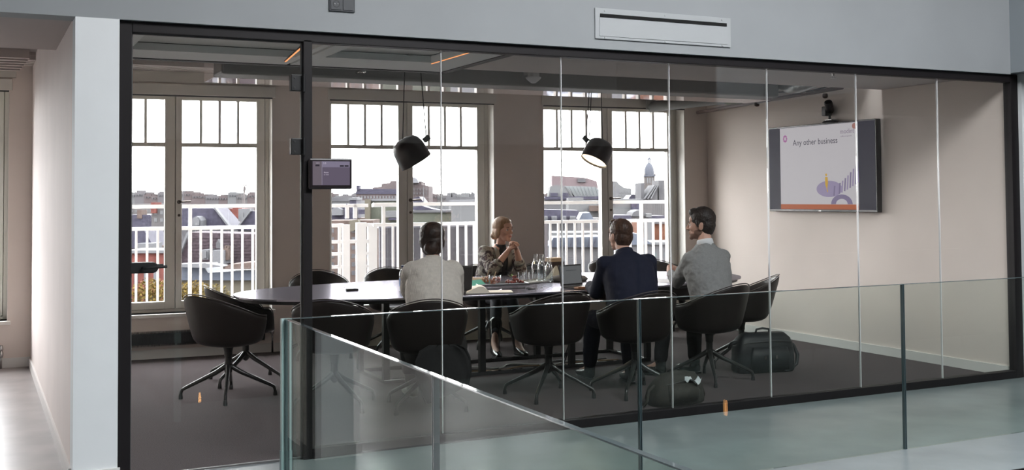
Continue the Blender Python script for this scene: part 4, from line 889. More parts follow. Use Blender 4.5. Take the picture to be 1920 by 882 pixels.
# dark folder dome, box, tent card
t = thing('felt_bag', 'flat grey brown soft bag lying behind the grey screen laptop', 'bag', (5.08, 9.12, TZ))
o = MB().loft([((0, 0, 0), .17, .13), ((0, 0, .02), .19, .14), ((0, 0, .045), .16, .12), ((.0, 0, .058), .09, .06)], (1, 0, 0), 28, 2.4).build('bag_body', mat('grey_felt', (.10, .09, .085), .95, noise=.3), t, smooth=True); MB().tube([(-.06, -.09, .05), (0, -.12, .058), (.06, -.09, .05)], .006, 6).build('handle', blackM, t, smooth=True)
t = thing('cardboard_box', 'dark box with beige napkins stacked on top, behind the carafes', 'box', (5.20, 9.64, TZ), .1)
MB().box((-.075, -.08, 0), (.075, .08, .155)).build('box_body', mat('dark_card', (.035, .018, .014), .7), t, bevel=.002)
for k in range(3): MB().box((-.068 + .004 * k, -.06, .155 + .013 * k), (.062 + .003 * k, .06, .167 + .013 * k)).build('napkin', mat('beige_napkin', (.52, .40, .29), .9), t, bevel=.003)
t = thing('tent_card', 'folded grey tent card beside the dark box', 'card', (5.12, 9.50, TZ), .4)
MB().hull([(-.07, -.04, 0), (.07, -.04, 0), (.07, .04, 0), (-.07, .04, 0), (.03, 0, .12), (.06, 0, .12)], [(0, 1, 5, 4), (2, 3, 4, 5), (1, 2, 5), (3, 0, 4)]).build('card_sheet', mat('card_grey', (.45, .44, .38), .8), t)
t = thing('water_bottle', 'small plastic water bottle with blue label left of the cream jumper', 'bottle', (3.335, 8.93, TZ))
MB().lathe([(.001, 0), (.030, 0), (.032, .01), (.032, .13), (.028, .155), (.014, .185), (.013, .20)], n=20, cap=False).build('bottle', glass('bottle_plastic', (.80, .86, .92), 2.2), t, smooth='auto')
MB().lathe([(.0325, .04), (.0325, .105)], n=20, cap=False).build('blue_label', mat('label_blue', (.12, .22, .50), .5, noise=.5, nscale=60), t, smooth=True); MB().lathe([(.015, .20), (.015, .218), (.001, .218)], n=16).build('cap', mat('cap_blue', (.02, .03, .10), .4), t, smooth='auto')
t = thing('conference_speaker', 'small flat black device lying on the left half of the table', 'device', (2.95, 9.15, TZ))
MB().loft([((0, 0, 0), .055, .035), ((0, 0, .014), .055, .035), ((0, 0, .018), .048, .03)], (1, 0, 0), 20, 3.2).build('body', blackM, t, smooth='auto'); MB().lathe([(.01, .018), (.01, .0195), (.001, .0195)], n=12).build('button', chromeM, t)
for lb, x, y, rz in (('white sheet of paper before the man in the grey jumper', 5.92, 8.80, .2), ('white sheet of paper under the grey man\'s hands, nearest the table edge', 5.80, 8.55, .5)):
    t = thing('paper_sheet', lb, 'paper', (x, y, TZ), rz); MB().box((-.105, -.148, 0), (.105, .148, .002)).build('sheet', mat('white_paper', (.78, .77, .78), .8), t)
# ================================================================ FLOOR ITEMS
t = thing('messenger_bag', 'black padded messenger bag standing under the rightmost chair', 'bag', (6.36, 7.86, 0), -.18)
bgm = mat('black_nylon', (.014, .016, .019), .55, noise=.2, nscale=60)
MB().loft([((0, 0, .0), .27, .10), ((0, 0, .02), .285, .115), ((0, 0, .20), .28, .115), ((0, 0, .30), .25, .095), ((0, 0, .345), .20, .06)], (1, 0, 0), 32, 4.5).build('bag_body', bgm, t, smooth=True)
MB().loft([((.01, -.105, .03), .19, .03), ((.01, -.115, .16), .19, .035), ((.01, -.11, .23), .17, .02)], (1, 0, 0), 24, 4).build('front_pocket', bgm, t, smooth=True)
MB().tube([(-.07, 0, .34), (-.06, 0, .375), (.0, 0, .385), (.06, 0, .375), (.07, 0, .34)], .010, 8).build('handle', bgm, t, smooth=True)
MB().tube([(.25, 0, .28), (.30, -.02, .22), (.325, -.04, .14), (.31, -.05, .06), (.24, -.07, .02), (.15, -.13, .015)], [.008, .016, .020, .016, .012, .010], 8).build('shoulder_strap', bgm, t, smooth=True); MB().tube([(-.25, 0, .27), (-.31, .0, .26), (-.32, .02, .22)], .018, 8).build('strap_end', bgm, t, smooth=True)
for x in (-.055, .055): MB().box((x - .01, -.155, .13), (x + .01, -.145, .16)).build('buckle', chromeM, t)
MB().tube([(-.24, -.105, .27), (0, -.118, .285), (.24, -.105, .27)], .003, 5).build('zip', mat('dull_zip', (.06, .06, .06), .5), t)
t = thing('shoulder_bag', 'dark brown grey shoulder bag on the carpet close to the glass, white tissue on it', 'bag', (4.80, 6.98, 0), .12)
bg2 = mat('dark_canvas', (.030, .027, .022), .85, noise=.25, nscale=40)
o = MB().loft([((0, 0, .0), .22, .12), ((0, 0, .03), .24, .14), ((.01, 0, .13), .225, .13), ((.0, .01, .20), .18, .10), ((.0, .02, .232), .10, .05)], (1, 0, 0), 32, 3.2).build('bag_body', bg2, t, smooth=True); folds(o, .05, .02)
MB().loft([((-.02, -.13, .04), .14, .02), ((-.02, -.14, .10), .15, .028), ((-.02, -.11, .16), .13, .018)], (1, 0, 0), 20, 3).build('front_pocket', bg2, t, smooth=True)
MB().tube([(-.20, 0, .15), (-.27, -.02, .12), (-.31, -.05, .06), (-.33, -.03, .015)], .011, 8).build('strap', bg2, t, smooth=True); MB().tube([(.19, 0, .16), (.245, -.02, .13), (.255, -.04, .05), (.25, -.03, .01)], [.010, .016, .018, .014], 8).build('strap', bg2, t, smooth=True)
MB().tube([(-.17, -.10, .165), (0, -.115, .185), (.16, -.09, .17)], .003, 5).build('zip', mat('dull_zip', (.06, .06, .06), .5), t)
t = thing('paper_tissue', 'crumpled white tissue lying on the brown grey shoulder bag', 'tissue', (4.88, 6.86, .17))
rr = random.Random(3); c_ = MB(); ps = []
for j in range(5):
    ps.append([((i / 7 - .5) * .13, (j / 4 - .5) * .07, .03 * rr.random() + .02 * math.sin(i)) for i in range(8)])
L_ = [c_.vs(r) for r in ps]
for a, b in zip(L_, L_[1:]):
    for i in range(7): c_.face([a[i], a[i + 1], b[i + 1], b[i]])
o = c_.build('sheet', mat('tissue_white', (.68, .72, .74), .9), t, smooth=True)
cm = [mat('cable_black', (.015, .015, .015), .6), mat('cable_brown', (.16, .09, .04), .6), mat('cable_grey', (.35, .34, .32), .6)]
for lb, P, m in (('tangled black floor cable under the table middle', [(4.0, 9.2), (4.2, 9.05), (4.5, 9.22), (4.7, 9.1), (5.0, 9.25), (5.3, 9.12), (5.6, 9.2)], cm[0]), ('brown floor cable snaking under the table', [(3.9, 9.1), (4.3, 9.0), (4.6, 9.12), (4.9, 9.0), (5.2, 9.1), (5.7, 9.02)], cm[1]), ('pale grey floor cable looping under the table', [(4.1, 9.3), (4.35, 9.12), (4.55, 9.3), (4.85, 9.05), (5.15, 9.2), (5.4, 9.0)], cm[2])):
    t = thing('floor_cable', lb, 'cable', (P[0][0], P[0][1], .0))
    Q = []
    for i in range(len(P) - 1):
        for q in range(4): u = q / 4; Q.append((P[i][0] + (P[i + 1][0] - P[i][0]) * u - P[0][0], P[i][1] + (P[i + 1][1] - P[i][1]) * (u * u * (3 - 2 * u)) - P[0][1], .009))
    MB().tube(Q, .007, 6).build('lead', m, t, smooth=True)
for lb, P in (('black cable dropping from the table to the floor, left strand', [(4.86, 8.95, .73), (4.88, 8.93, .45), (4.95, 8.9, .2), (4.93, 9.0, .01)]), ('black cable dropping from the table to the floor, right strand', [(4.93, 8.97, .73), (5.0, 8.95, .42), (5.02, 8.98, .2), (4.98, 9.05, .01)])):
    t = thing('hanging_cable', lb, 'cable', (4.9, 8.95, 0)); MB().tube([V(p) - V((4.9, 8.95, 0)) for p in P], .006, 6).build('lead', cm[0], t, smooth=True)
# lamps behind the viewer whose reflections hang in the glass
for lb, p in (('warm filament bulb hanging over the lower hall, left one', (2.75, -2.0, -1.08)), ('warm filament bulb hanging over the lower hall, right one', (9.16, -2.0, -1.25))):
    t = thing('hanging_bulb', lb, 'lamp', p); t['group'] = 'bulbs over the lower hall'
    MB().lathe([(.001, -.16), (.014, -.15), (.020, -.10), (.018, .0), (.010, .06)], n=14).build('bulb', emis('bulb_glow', (1, .45, .15), 14), t, smooth=True); MB().lathe([(.022, .06), (.022, .12), (.005, .13)], n=12).build('socket', blackM, t, smooth='auto'); MB().tube([(0, 0, .12), (0, 0, 3.2)], .006, 6).build('cord', blackM, t)

# ================================================================ TERRACE RAILING (white steel, outside the windows)
RO = .85
def rail_section(label, u0, u1, balus, posts, zt=1.50, zm=1.262, zb=.455, gate=None):
    t = thing('terrace_railing', label, 'railing', W(u0, RO, 0), AW, 'white terrace railings')
    Lr = u1 - u0
    MB().box((0, -.02, zm - .022), (Lr, .02, zm + .018)).build('middle_rail', whiteM, t); MB().box((0, -.02, zb - .02), (Lr, .02, zb + .015)).build('bottom_rail', whiteM, t)
    MB().box((0, -.022, zt - .02), (Lr, .022, zt + .02)).build('top_rail', whiteM, t)
    for u in balus: MB().box((u - u0 - .012, -.012, zb), (u - u0 + .012, .012, zm)).build('baluster', whiteM, t)
    for u in posts: MB().box((u - u0 - .018, -.018, zb - .3), (u - u0 + .018, .018, zt)).build('post', whiteM, t)
    return t
def uu(px, off=RO):
    v = ray(px, 450); o = WO + EN * off; tt_ = ((o - CAM).dot(EN)) / v.dot(EN); return (CAM + v * tt_ - o).dot(EX)
rail_section('white terrace railing outside the left window, roofs behind it', uu(215), uu(505), [uu(p) for p in (238, 255.5, 276, 296, 316, 336, 376.5, 396, 416, 435.5, 454.6, 474, 492)], [uu(356.5)])
rail_section('white terrace railing outside the middle window, pale panel behind it', uu(700), uu(905), [uu(p) for p in (737, 755, 773, 791, 809, 827, 842, 858, 874, 889)], [uu(719)])
rail_section('white terrace railing outside the right window, church tower beyond', uu(985), uu(1275), [uu(p) for p in (1000, 1016, 1032, 1047, 1062, 1078, 1093, 1109, 1124, 1139, 1154, 1168, 1182, 1197, 1211, 1225, 1239, 1254)], [uu(1203)])
t = thing('terrace_gate', 'white terrace gate of broad posts and steps seen at the left of the middle window', 'gate', W(uu(612), RO + .05, 0), AW)
g0 = uu(612)
for a, b, zt_ in ((644, 657, 1.27), (670, 688, 1.29), (692, 708, 1.27)): MB().box((uu(a) - g0, -.03, .1), (uu(b) - g0, .03, zt_)).build('broad_post', whiteM, t)
for a, b, z in ((612, 646, 1.26), (688, 700, 1.26), (640, 700, 1.07)): MB().box((uu(a) - g0, -.02, z - .02), (uu(b) - g0, .02, z + .02)).build('cross_bar', whiteM, t)
for z in (1.07, .93, .78, .62, .48): MB().box((uu(616) - g0, -.015, z - .018), (uu(645) - g0, .015, z + .018)).build('step_bar', whiteM, t); MB().box((uu(688) - g0, -.01, z - .018), (uu(697) - g0, .01, z + .014)).build('step_bar', whiteM, t)
MB().box((uu(636) - g0, -.012, .1), (uu(641) - g0, .012, 1.25)).build('thin_post', whiteM, t)
for a, b, z0, z1 in ((655, 692, 1.47, 1.51), (612, 650, 1.47, 1.51), (700, 760, 1.47, 1.51)): MB().box((uu(a) - g0, -.02, z0), (uu(b) - g0, .02, z1)).build('upper_bar', whiteM, t)
for a, z0, z1 in ((653, 1.34, 1.50), (668, 1.34, 1.50)): MB().box((uu(a) - g0 - .02, -.02, z0), (uu(a) - g0 + .02, .02, z1)).build('upper_post', whiteM, t)
S(MB().box((-2, .12, -.5), (9, 1.6, .33)).build('floor_terrace', mat('terrace_slab', (.12, .12, .12), .8), None)); fo = bpy.data.objects['floor_terrace']; fo.location = WO; fo.rotation_euler = (0, 0, AW)
t = thing('screen_panel', 'pale violet grey ribbed parapet panel behind the middle terrace railing', 'parapet', W(uu(712, 1.3), 1.3, 0), AW)
wS = uu(897, 1.3) - uu(706, 1.3); pvm = mat('violet_panel', (.046, .043, .052), .7)
n_ = 12
for k in range(n_): MB().box((wS * k / n_, 0, -.3), (wS * (k + 1) / n_ - .012, .05, 1.21)).build('panel', pvm, t)
MB().box((-.02, -.03, 1.21), (wS + .02, .08, 1.25)).build('coping', mat('coping_grey', (.10, .10, .12), .6), t)
# ================================================================ CITY
S(B((-150, 14, -14.5), (420, 520, -14)).build('ground_city', mat('street_grey', (.03, .03, .032), .9)))
slate = mat('slate_roof', (.022, .0205, .030), .6, noise=.25, nscale=6); tile = mat('plum_tile_roof', (.025, .0185, .0215), .75, noise=.35, nscale=9)  # roof and wall colours of the city lifted to paint in haze
redb = mat('red_brick', (.058, .021, .018), .85, noise=.25, nscale=5); brick = mat('brown_brick', (.046, .034, .030), .85, noise=.2, nscale=4); orange = mat('orange_brick', (.060, .024, .014), .85, noise=.2, nscale=3)
pale = mat('pale_render', (.046, .043, .044), .8, noise=.12, nscale=.6); white = mat('white_render', (.056, .056, .058), .8); cream = mat('cream_render', (.048, .043, .034), .8); greyr = mat('grey_render', (.042, .041, .044), .8, noise=.12, nscale=.8)
pinky = mat('pink_stone_far', (.042, .034, .035), .9, noise=.15, nscale=.25); haze1 = mat('haze_tinted_block', (.048, .045, .048), .9, noise=.12, nscale=.2); bluer = mat('blue_zinc_roof', (.038, .043, .055), .5, noise=.15, nscale=2)  # distant stone and blocks pale, haze put into the colour
greenb = mat('moss_green_cladding', (.040, .042, .034), .8, noise=.1, nscale=1); dwin = mat('dark_window', (.018, .019, .023), .3); trimw = mat('white_trim', (.060, .060, .064), .7)
CN = V((.4426, .8967, 0)); CX = V((.8967, -.4426, 0)); CRZ = -math.atan2(.4426, .8967); ORG = {}   # the street grid lies turned to the meeting room
def PX(x, y, Y): v = ray(x, y); p = CAM + v * (Y / v.dot(CN)); return V((p.dot(CX), Y, p.z))
def WP(x, y, Y): p = PX(x, y, Y); return CX * p.x + CN * Y
def bt(nm, label, px0, px1, py, Y, cat='building', group=None):
    p = PX((px0 + px1) / 2, py, Y); w_ = WP((px0 + px1) / 2, py, Y); t = thing(nm, label, cat, (w_.x, w_.y, -14), CRZ, group); ORG[t.name] = p.x; return t
def bbox(t, Y, px0, px1, py0, py1, dep, m, nm, dy=0):
    a = PX(px0, py0, Y + dy); b = PX(px1, py1, Y + dy); ox = ORG[t.name]; dep = min(dep, max(1.5, Y * .05)) if dep > 3 else dep
    return MB().box((a.x - ox, dy, b.z + 14), (b.x - ox, dy + dep, a.z + 14)).build(nm, m, t)
def bpoly(t, Y, pts, dep, m, nm, dy=0):
    ox = ORG[t.name]; dep = min(dep, max(1.5, Y * .05)) if dep > 3 else dep; P = [PX(x, y, Y + dy) for x, y in pts]; return MB().prism([(p.x - ox, p.z + 14) for p in P], (dy, dy + dep), 'y').build(nm, m, t)
def grid(t, Y, px0, px1, py0, py1, nx, ny, fx=.5, fy=.6, m=None, nm='window'):
    for i in range(nx):
        for j in range(ny):
            cx = px0 + (px1 - px0) * (i + .5) / nx; cy = py0 + (py1 - py0) * (j + .5) / ny; wx = (px1 - px0) / nx * fx / 2; wy = (py1 - py0) / ny * fy / 2
            bbox(t, Y, cx - wx, cx + wx, cy - wy, cy + wy, .012 * Y / 10, m or dwin, nm, -.004 * Y / 10)
def foot(t, Y, px0, px1, py, dep, m):
    a = PX(px0, py, Y); b = PX(px1, py, Y); ox = ORG[t.name]; dep = min(dep, max(1.5, Y * .05)) if dep > 3 else dep
    if a.z > -13.9: MB().box((a.x - ox, 0, 0), (b.x - ox, dep, a.z + 14)).build('lower_wall', m, t)
def house(nm, label, Y, body, roof=None, win=None, group=None, dep=None):
    px0, px1, py0, py1, m = body; t = bt(nm, label, px0, px1, py0, Y, group=group); dep = dep or Y * .12
    bbox(t, Y, px0, px1, py0, py1, dep, m, 'wall'); foot(t, Y, px0, px1, py1, dep, m)
    if roof: bpoly(t, Y, roof[0], dep + .3, roof[1], 'roof', -.15)
    if win: grid(t, Y, *win)
    return t
# far skyline, blocks with haze put into their pale colours
rr = random.Random(21)
def skyline(px0, px1, base, amp, Y, where, seed):
    rr = random.Random(seed); x = px0; k = 0
    while x < px1:
        w_ = rr.uniform(11, 26); x2 = min(px1, x + w_); top = base - rr.uniform(0, amp); side = ['low', 'flat', 'broad', 'stepped', 'small', 'tall', 'plain'][k % 7]
        m = rr.choice([haze1, pinky, pale, haze1, white]); t = bt('distant_block', '%s haze-coloured block number %s from the left on the far skyline %s' % (side, ['one', 'two', 'three', 'four', 'five', 'six', 'seven', 'eight', 'nine', 'ten', 'eleven', 'twelve', 'thirteen', 'fourteen', 'fifteen', 'sixteen', 'seventeen', 'eighteen'][k], where), x, x2, top, Y, group='far skyline blocks')
        bbox(t, Y, x, x2 - .3, top, 400, Y * .03, m, 'wall'); foot(t, Y, x, x2 - .3, 400, Y * .03, m); bbox(t, Y, x + w_ * .2, x + w_ * .45, top - rr.uniform(1.5, 3.5), top, Y * .02, m, 'rooftop_box', .5)
        for q in range(int(w_ // 5)): bbox(t, Y, x + 2 + q * 5, x + 4 + q * 5, top + 4, top + 7, .4, greyr, 'window', -.3)
        x = x2; k += 1
skyline(232, 500, 369, 9, 230, 'in the left window', 5)
skyline(612, 905, 370, 7, 230, 'in the middle window', 8)
skyline(1005, 1265, 369, 6, 240, 'in the right window', 13)
# --- left window
t = house('apartment_building', 'pale flat apartment building behind the left railing post, below the skyline', 120, (240, 300, 383, 470, pale), None, (242, 298, 385, 400, 6, 2), dep=14)
t = house('roofed_house', 'house with dark slate roof and brick chimney at the left edge of the left window', 70, (240, 286, 425, 520, greyr), ([(238, 430), (242, 403), (282, 403), (292, 430)], slate), None, dep=8)
bbox(t, 70, 257, 266, 394, 410, 1, brick, 'chimney', -.2)
t = house('white_house', 'white house with small dark windows between dark roofs in the left window', 62, (284, 322, 388, 520, pale), None, (286, 320, 392, 420, 3, 2, .5, .5), dep=8)
bbox(t, 62, 283, 292, 380, 400, 1, redb, 'chimney', -.3)
t = house('roofed_house', 'dark gabled house with a pale row of dormers above the red brick wall', 45, (240, 300, 462, 560, brick), ([(236, 466), (243, 432), (270, 432), (290, 466)], slate), None, dep=6)
bbox(t, 45, 254, 286, 457, 467, 1.2, trimw, 'dormer_row', -1.0); grid(t, 45, 256, 284, 459, 466, 4, 1, .5, .6) 
t = bt('brick_building', 'red brick building low in the left pane of the left window', 236, 312, 470, 30); foot(t, 30, 232, 306, 620, 1.5, redb); bbox(t, 30, 232, 306, 474, 620, 5, redb, 'wall'); bbox(t, 30, 232, 308, 470, 475, 5.2, trimw, 'cornice', -.1)
grid(t, 30, 246, 300, 490, 545, 3, 1, .35, .6, trimw)
t = house('roofed_house', 'large slate mansard house with white arched dormer in the left window', 60, (330, 428, 424, 560, greyr), ([(326, 426), (334, 391), (400, 391), (426, 420), (430, 426)], slate), None, dep=9)
bpoly(t, 60, [(360, 426), (360, 414), (363, 408), (368, 405.5), (373, 408), (377, 414), (377, 426)], 1.5, trimw, 'dormer', -1.2); bpoly(t, 60, [(363.5, 423), (363.5, 414), (368.5, 409), (373.5, 414), (373.5, 423)], .2, dwin, 'dormer_window', -1.35)
bpoly(t, 60, [(400, 390), (403, 390), (432, 427), (428, 427)], .5, trimw, 'hip_edge', -.4)
t = house('brick_house', 'small brown brick house with white gable between two slate roofs', 75, (414, 450, 398, 520, brick), ([(412, 402), (420, 392), (440, 392), (452, 402)], redb), (416, 448, 404, 424, 3, 2), dep=7)
bbox(t, 75, 436, 446, 388, 425, 1.2, redb, 'chimney', -.6)
t = house('gabled_house', 'dark gabled house with pale verges at the right edge of the left window', 58, (446, 500, 428, 520, greyr), ([(440, 432), (468, 396), (486, 396), (506, 432)], slate), None, dep=8)
bpoly(t, 58, [(440, 431), (443, 431), (470, 396), (466, 396)], .6, trimw, 'verge', -.4); bbox(t, 58, 447, 468, 392, 415, 1, trimw, 'dormer', .5); grid(t, 58, 450, 466, 398, 412, 2, 1, .6, .8)
t = bt('tiled_roof_house', 'wide plum tiled roof house with white dormers and chimney pots, left window', 325, 480, 440, 40); foot(t, 40, 325, 500, 640, 2, white)
bpoly(t, 40, [(330, 497), (352, 436), (500, 440), (500, 502), (330, 500)], 7, tile, 'roof'); bbox(t, 40, 325, 500, 498, 640, 6.5, white, 'wall', .3); bpoly(t, 40, [(326, 497), (330, 497), (354, 436), (350, 436)], .4, trimw, 'verge', -.2)
for k in range(9): bbox(t, 40, 352, 500, 446 + k * 6, 446.6 + k * 6, .03, tile, 'tile_course', -.02)
bbox(t, 40, 378, 391, 469, 487, 1.2, trimw, 'dormer', -.9); bbox(t, 40, 380.5, 387, 472, 484, .1, dwin, 'dormer_window', -.98)
bbox(t, 40, 398, 420, 470, 496, 1.5, trimw, 'dormer', -1.1); t2 = bpoly(t, 40, [(405, 466), (405, 456), (408.5, 449), (412, 456), (412, 466)], .4, greyr, 'roof_finial', -.8)
bbox(t, 40, 419, 427, 466, 488, .6, brick, 'chimney', -.9); bbox(t, 40, 421, 424, 461, 466, .3, brick, 'chimney_pot', -.8); bbox(t, 40, 425, 429, 462, 466, .3, brick, 'chimney_pot', -.8)
t = bt('flat_roof_house', 'flat roofed house with pale blue roof sheets low in the left window', 335, 500, 505, 30); foot(t, 30, 330, 500, 640, 1.5, cream)
bpoly(t, 30, [(330, 500), (380, 498), (390, 512), (500, 506), (500, 526), (330, 526)], 6, bluer, 'roof'); bbox(t, 30, 330, 500, 524, 640, 5, cream, 'wall', .2); bpoly(t, 30, [(416, 505), (428, 497), (474, 492), (500, 494), (500, 505)], 1, brick, 'gravel_strip', -.3)
bpoly(t, 30, [(332, 496), (384, 494), (420, 500), (384, 503), (332, 501)], .6, trimw, 'parapet', -.4)
def leafy(nm, label, px, py, Y, r, m, n=220, seed=1, squash=.8):
    p = PX(px, py, Y); w_ = WP(px, py, Y); t = thing(nm, label, 'tree', (w_.x, w_.y, -14)); rr = random.Random(seed); cz = p.z + 14
    MB().tube([(0, 0, 0), (.1, 0, cz * .6), (0, 0, cz)], [.22, .16, .06], 8).build('trunk', mat('bark', (.02, .015, .012), .9), t, smooth=True)
    b = MB()
    for k in range(n):
        d = V((rr.gauss(0, 1), rr.gauss(0, 1), rr.gauss(0, 1))).normalized() * r * rr.random() ** .4; d.z *= squash; c = V((0, 0, cz)) + d; s = r * .07 * rr.uniform(.6, 1.4); q = V((rr.gauss(0, 1), rr.gauss(0, 1), rr.gauss(0, 1))).normalized(); u = q.orthogonal().normalized(); v = q.cross(u)
        vv = b.vs([c - u * s, c - v * s * .6, c + u * s, c + v * s * .6]); b.face(vv)
    o = b.build('foliage', m, t); o['kind'] = 'stuff'; return t
yl = mat('autumn_yellow_leaves', (.060, .040, .010), .8, noise=.4, nscale=1.5); olive = mat('olive_leaves', (.045, .034, .012), .8, noise=.4, nscale=1.5)
leafy('autumn_tree', 'yellow autumn tree low in the left pane of the left window', 284, 556, 22, .46, yl, 1500, 3); leafy('autumn_tree', 'yellow autumn tree low in the right pane of the left window, beside the middle stile', 362, 556, 25, .46, yl, 1400, 4); leafy('autumn_tree', 'olive yellow tree just above the nearest empty chair in the left window', 402, 560, 19, .32, olive, 1000, 6)
t = thing('bare_tree', 'tall bare poplar on the skyline in the left window', 'tree', (WP(458, 372, 150).x, WP(458, 372, 150).y, -14)); zt_ = PX(458, 346, 150).z + 14; br = MB(); br.tube([(0, 0, 0), (0, 0, zt_)], [.3, .08], 6); rr = random.Random(2)
for k in range(26): z = zt_ * (.55 + .42 * rr.random()); a = rr.uniform(0, 6.28); l_ = rr.uniform(.5, 1.3); br.tube([(0, 0, z), (l_ * .5 * math.cos(a), l_ * .5 * math.sin(a), z + l_), (l_ * .6 * math.cos(a), l_ * .6 * math.sin(a), z + l_ * 1.9)], [.06, .04, .02], 4)
br.build('branches', mat('far_bark', (.05, .042, .042), .9), t)
# --- middle window
t = bt('domed_palace', 'broad pinkish stepped palace with a round dome on the skyline, middle window', 700, 806, 345, 200); foot(t, 200, 698, 804, 380, 10, pinky)
bpoly(t, 200, [(698, 380), (698, 352), (715, 350), (715, 345), (730, 343), (733, 339), (748, 339), (748, 380)], 14, pinky, 'wing'); bpoly(t, 200, [(748, 380), (748, 345), (766, 343), (766, 341), (790, 341), (790, 347), (804, 349), (804, 380)], 14, pinky, 'wing', .5)
bpoly(t, 200, [(765, 343)] + [(775 + 9 * math.cos(a), 343 - 10 * math.sin(a)) for a in [PI - PI * k / 10 for k in range(11)]], 12, mat('dome_grey', (.045, .045, .052), .7), 'dome', -1)
grid(t, 200, 702, 746, 356, 368, 8, 2, .4, .5, greyr); grid(t, 200, 768, 802, 352, 366, 6, 2, .4, .5, greyr)
t = house('long_building', 'long low building with dark ridge roof left of the palace, middle window', 150, (668, 752, 363, 400, pinky), ([(666, 364), (670, 354), (752, 355), (754, 364)], slate), (670, 750, 366, 374, 14, 1), dep=12)
bbox(t, 150, 668, 674, 348, 356, 1.5, slate, 'roof_turret', -.4)
t = house('factory_building', 'low white factory with dark roof band at the left of the middle window', 110, (612, 670, 377, 430, white), ([(612, 378), (616, 370), (660, 370), (664, 378)], greyr), (614, 666, 381, 388, 8, 1), dep=12)
t = house('mossy_building', 'green grey flat building with cream pillar in the middle window', 50, (692, 750, 376, 520, greenb), None, None, dep=7)
bbox(t, 50, 684, 694, 374, 430, 1, cream, 'cream_pillar', -.4); bbox(t, 50, 690, 750, 373.5, 377, 7.2, trimw, 'cornice', -.1); bbox(t, 50, 722, 742, 396, 408, .8, white, 'roof_box', -.9); bbox(t, 50, 728, 748, 409, 413, .5, slate, 'roof_hatch', -.9)
t = house('slate_house', 'dark slate house with white dormer at the left of the middle window', 65, (612, 690, 410, 520, brick), ([(610, 414), (616, 383), (652, 383), (660, 414)], slate), None, dep=8)
bpoly(t, 65, [(621, 404), (621, 393), (630, 388), (640, 393), (640, 404)], 1.2, trimw, 'dormer', -1.1); bbox(t, 65, 656, 668, 374, 412, 2, slate, 'roof_tower', -.3); bbox(t, 65, 654, 670, 371, 375, 2.2, trimw, 'tower_cap', -.4); bbox(t, 65, 672, 684, 393, 402, 1, slate, 'roof_hatch', -.4)
t = house('brick_annex', 'brown brick annex with clutter behind the white gate, middle window', 38, (612, 700, 414, 640, brick), None, (616, 696, 425, 520, 6, 6, .5, .5), dep=5)
bpoly(t, 38, [(655, 414), (671, 412), (674, 424), (662, 434), (654, 434)], .5, cream, 'cloth_cover', -.5)
t = house('white_block', 'big plain white block at the right of the middle window', 45, (846, 925, 378, 560, white), None, None, dep=7); bbox(t, 45, 842, 925, 375.5, 379, 7.2, trimw, 'cornice', -.1)
t = house('technical_building', 'grey technical building with white tanks and masts, right of the middle window', 95, (836, 905, 370, 430, greyr), None, None, dep=8)
for a, b in ((838, 846), (848, 855), (864, 880), (883, 889)): bbox(t, 95, a, b, 362, 371, 2, greyr if a % 3 else white, 'roof_tank', .3)
for p_ in (842, 852, 858, 861, 872, 876): bbox(t, 95, p_, p_ + 1, 349 + (p_ % 5), 364, .2, slate, 'mast', .5)
t = house('mossy_shed', 'long moss grey flat shed behind the cream jumper woman\'s head', 48, (770, 848, 398, 560, greenb), None, None, dep=6)
bbox(t, 48, 768, 848, 395, 398.5, 6.2, greyr, 'cornice', -.1); bpoly(t, 48, [(774, 394), (774, 389), (790, 386), (810, 392), (822, 394)], 2, slate, 'roof_hatch', .5)
t = house('white_annex', 'low white annex with dark openings just right of the middle stile', 80, (768, 842, 382, 440, white), ([(772, 383), (775, 371), (786, 369), (797, 383)], slate), (800, 838, 385, 394, 5, 1), dep=6)
bbox(t, 80, 763, 764.5, 340, 384, .3, greyr, 'mast', -.5); bbox(t, 80, 793.5, 794.5, 350, 384, .3, greyr, 'mast', -.5)
# --- right window
t = bt('red_hall', 'long red brown hall with sloping top on the skyline, right window', 1034, 1121, 335, 170); foot(t, 170, 1035, 1121, 380, 8, haze1); bpoly(t, 170, [(1035, 352), (1035, 329.5), (1075, 331.5), (1100, 334), (1119, 340), (1121, 352), (1121, 380), (1035, 380)], 12, mat('far_red', (.040, .026, .029), .8), 'wall'); bbox(t, 170, 1083, 1098, 335, 342, .5, greyr, 'window_band', -.4)
t = bt('glass_hall', 'white hall with curved glass barrel roof below the red hall, right window', 1030, 1125, 350, 140); foot(t, 140, 1028, 1126, 369, 7, white)
bpoly(t, 140, [(1028, 372), (1032, 350), (1042, 347), (1058, 349), (1070, 358), (1076, 372)], 10, white, 'arch'); bpoly(t, 140, [(1052, 349), (1100, 350), (1116, 351), (1126, 358), (1126, 369), (1078, 369), (1068, 357)], 9, mat('glass_barrel', (.045, .052, .055), .3), 'barrel_roof', .4)
for k in range(9): bpoly(t, 140, [(1060 + k * 7, 350), (1061 + k * 7, 350), (1073 + k * 6.2, 369), (1072 + k * 6.2, 369)], .2, trimw, 'roof_rib', -.1)
bbox(t, 140, 1032, 1046, 362, 368, .4, slate, 'window', -.3); bbox(t, 140, 1055, 1066, 362, 368, .4, slate, 'window', -.3)
t = house('flat_dark_building', 'dark flat roofed building below the glass hall, right window', 105, (1020, 1126, 372, 420, greyr), None, None, dep=9); bbox(t, 105, 1022, 1128, 369, 374, 9, slate, 'roof_band', -.2)
t = house('white_terrace_block', 'white block with roof vents behind the middle rail, right window', 80, (1066, 1130, 376, 430, white), None, (1090, 1126, 388, 396, 4, 1), dep=7); bbox(t, 80, 1066, 1094, 371, 377, 3, white, 'roof_box', .2); bbox(t, 80, 1106, 1124, 386, 396, 1, brick, 'vent_box', -1)
